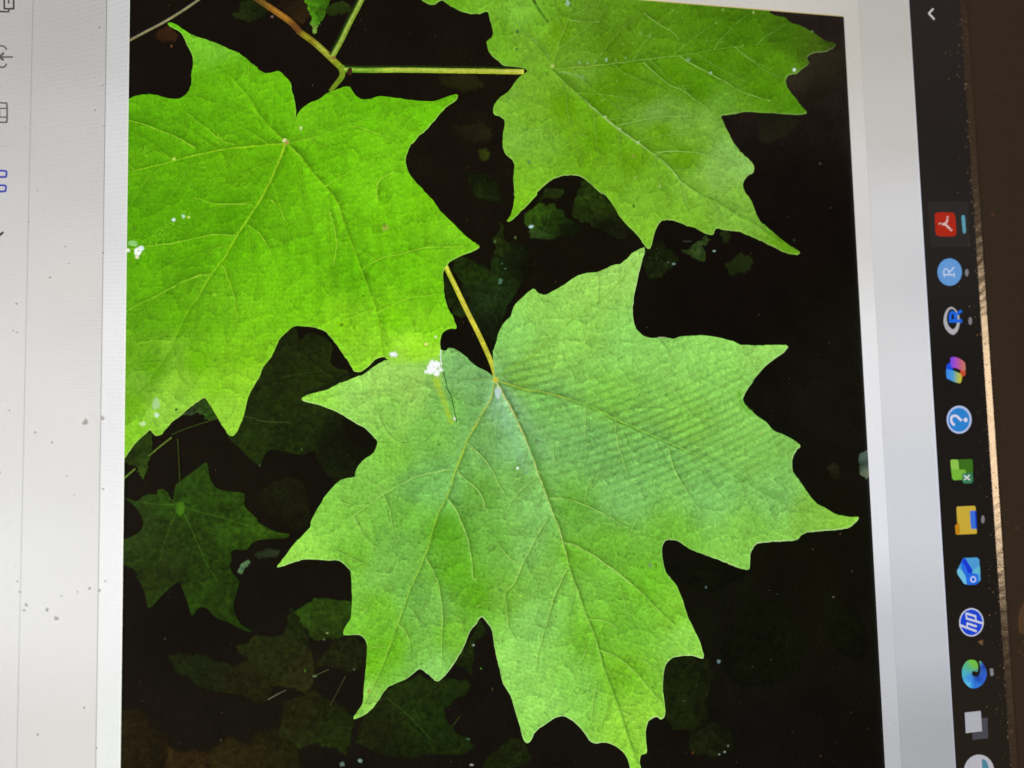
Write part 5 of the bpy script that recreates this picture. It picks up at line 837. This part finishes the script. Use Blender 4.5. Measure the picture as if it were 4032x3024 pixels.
for o, s, L_ in [((0, 1500), S8, [(705, 340, 15), (845, 305, 10), (295, 420, 5), (85, 240, 4), (550, 775, 4), (850, 880, 5), (10, 745, 4), (430, 500, 5), (615, 930, 3)]), ((0, 2224), S8, [(222, 325, 8), (392, 362, 9), (468, 435, 10), (738, 188, 7), (508, 250, 4.5), (640, 217, 3.5), (865, 130, 4.5), (820, 205, 6), (695, 1160, 6), (150, 130, 5), (205, 365, 6), (168, 218, 5), (315, 1380, 6), (795, 1490, 5)]), ((0, 750), S8, [(415, 712, 5), (143, 928, 5.5), (120, 1148, 4), (148, 1160, 4), (540, 460, 4), (568, 598, 3.5), (848, 512, 4), (242, 258, 3)]), (A0, S8, [(783, 908, 4.5), (843, 705, 4), (818, 232, 5), (855, 1035, 3), (315, 1560, 3)])]:
    for x, y, r in L_: fleck(o[0] + x / s, o[1] + y / s, r * 1.25, .55, (126, 120, 124))
for x, y, r in [(3400 + 948 / 2.075, 2224 + 630 / 2.075, 15), (3690 + 1275 / Q, 1193 + 1050 / Q, 5), (3834, 1250, 4), (3892, 2316, 3.5), (3905, 2330, 4), (3736, 205, 3), (3740, 222, 3), (3890, 2420, 5), (3795, 2884, 2.5), (3880, 2780, 4), (3955, 2560, 3)]: fleck(x, y, r, .75, (190, 160, 130))
for _ in range(330):
    x, y = rng.uniform(520, 3440), rng.uniform(0, 3024); fleck(x, y, rng.choice([1.2, 1.4, 1.7, 2.0, 2.6]), rng.uniform(.25, .7), (176, 156, 140), rng.choice([1, 1, 1, 2.5]))
for _ in range(150):
    y = rng.uniform(0, 3024); xe = 3770 + 55 * y / 750 - 7.5e-7 * y * y * 4.2; fleck(min(xe, 3960) - abs(rng.gauss(0, 26)) - 4, y, rng.choice([1.2, 1.6, 2.2, 3]), rng.uniform(.4, .9), (190, 160, 132), rng.choice([1, 1, 2]))
for _ in range(110):
    fleck(rng.choice([rng.uniform(0, 480), rng.uniform(3330, 3640)]), rng.uniform(0, 3024), rng.choice([1.5, 2, 2.5]), rng.uniform(.2, .45), (150, 140, 132))
for x, y, r in [(3893, 852, 8), (3990, 1200, 3), (4004, 1420, 2.5), (3972, 2085, 4), (3986, 2076, 7), (4000, 2125, 4), (3940, 1850, 3), (3998, 2560, 7), (4008, 2570, 5), (3985, 2820, 4), (3960, 240, 3), (3915, 360, 3.5), (3870, 490, 3)]:
    fleck(x, y, r * 1.3, .4, (150, 120, 96), 1.3, LIP_H + .00015)
for _ in range(90): fleck(3800 + rng.uniform(10, 320), rng.uniform(0, 3024), rng.choice([1.2, 1.6, 2.2]), rng.uniform(.15, .4), (150, 120, 96), rng.choice([1, 1, 3]), LIP_H + .00015)
screen_part('dust', du, [M_dust], laptop, 'grains of dust on the screen glass', 'stuff')
# crumbs stuck along the lip: little faceted grains
def crumbs():
    V = []; F = []
    for _ in range(420):
        x = rng.uniform(-.085, .085); u = abs(rng.gauss(0, .45))
        if u > 1: continue
        y = LIP_Y - CHAMF * u + rng.uniform(-.0001, .00015); z = max(.0001, (LIP_H * u)) + .0002
        r = rng.choice([.00003, .00004, .00006, .00009]) * rng.uniform(.7, 1.3); b0 = len(V); e = rng.choice([1, 1, 2.2])
        for dx, dy, dz in ((1, 0, 0), (-1, 0, 0), (0, 1, 0), (0, -1, 0), (0, 0, 1), (0, 0, -1)):
            V.append((x + dx * r * e * rng.uniform(.7, 1.3), y + dy * r * rng.uniform(.7, 1.3), z + dz * r))
        F += [(b0 + a, b0 + b, b0 + c) for a, b, c in ((0, 2, 4), (2, 1, 4), (1, 3, 4), (3, 0, 4), (2, 0, 5), (1, 2, 5), (3, 1, 5), (0, 3, 5))]
    me = bpy.data.meshes.new('lip_dust'); me.from_pydata(V, [], F); me.materials.append(plain('lint', (.42, .33, .26), .8, 0, .4, 5000))
    o = bpy.data.objects.new('lip_dust', me); COL.objects.link(o); o.parent = bezel; o['kind'] = 'stuff'; o['label'] = 'dust and lint caught along the screen lip'
crumbs()
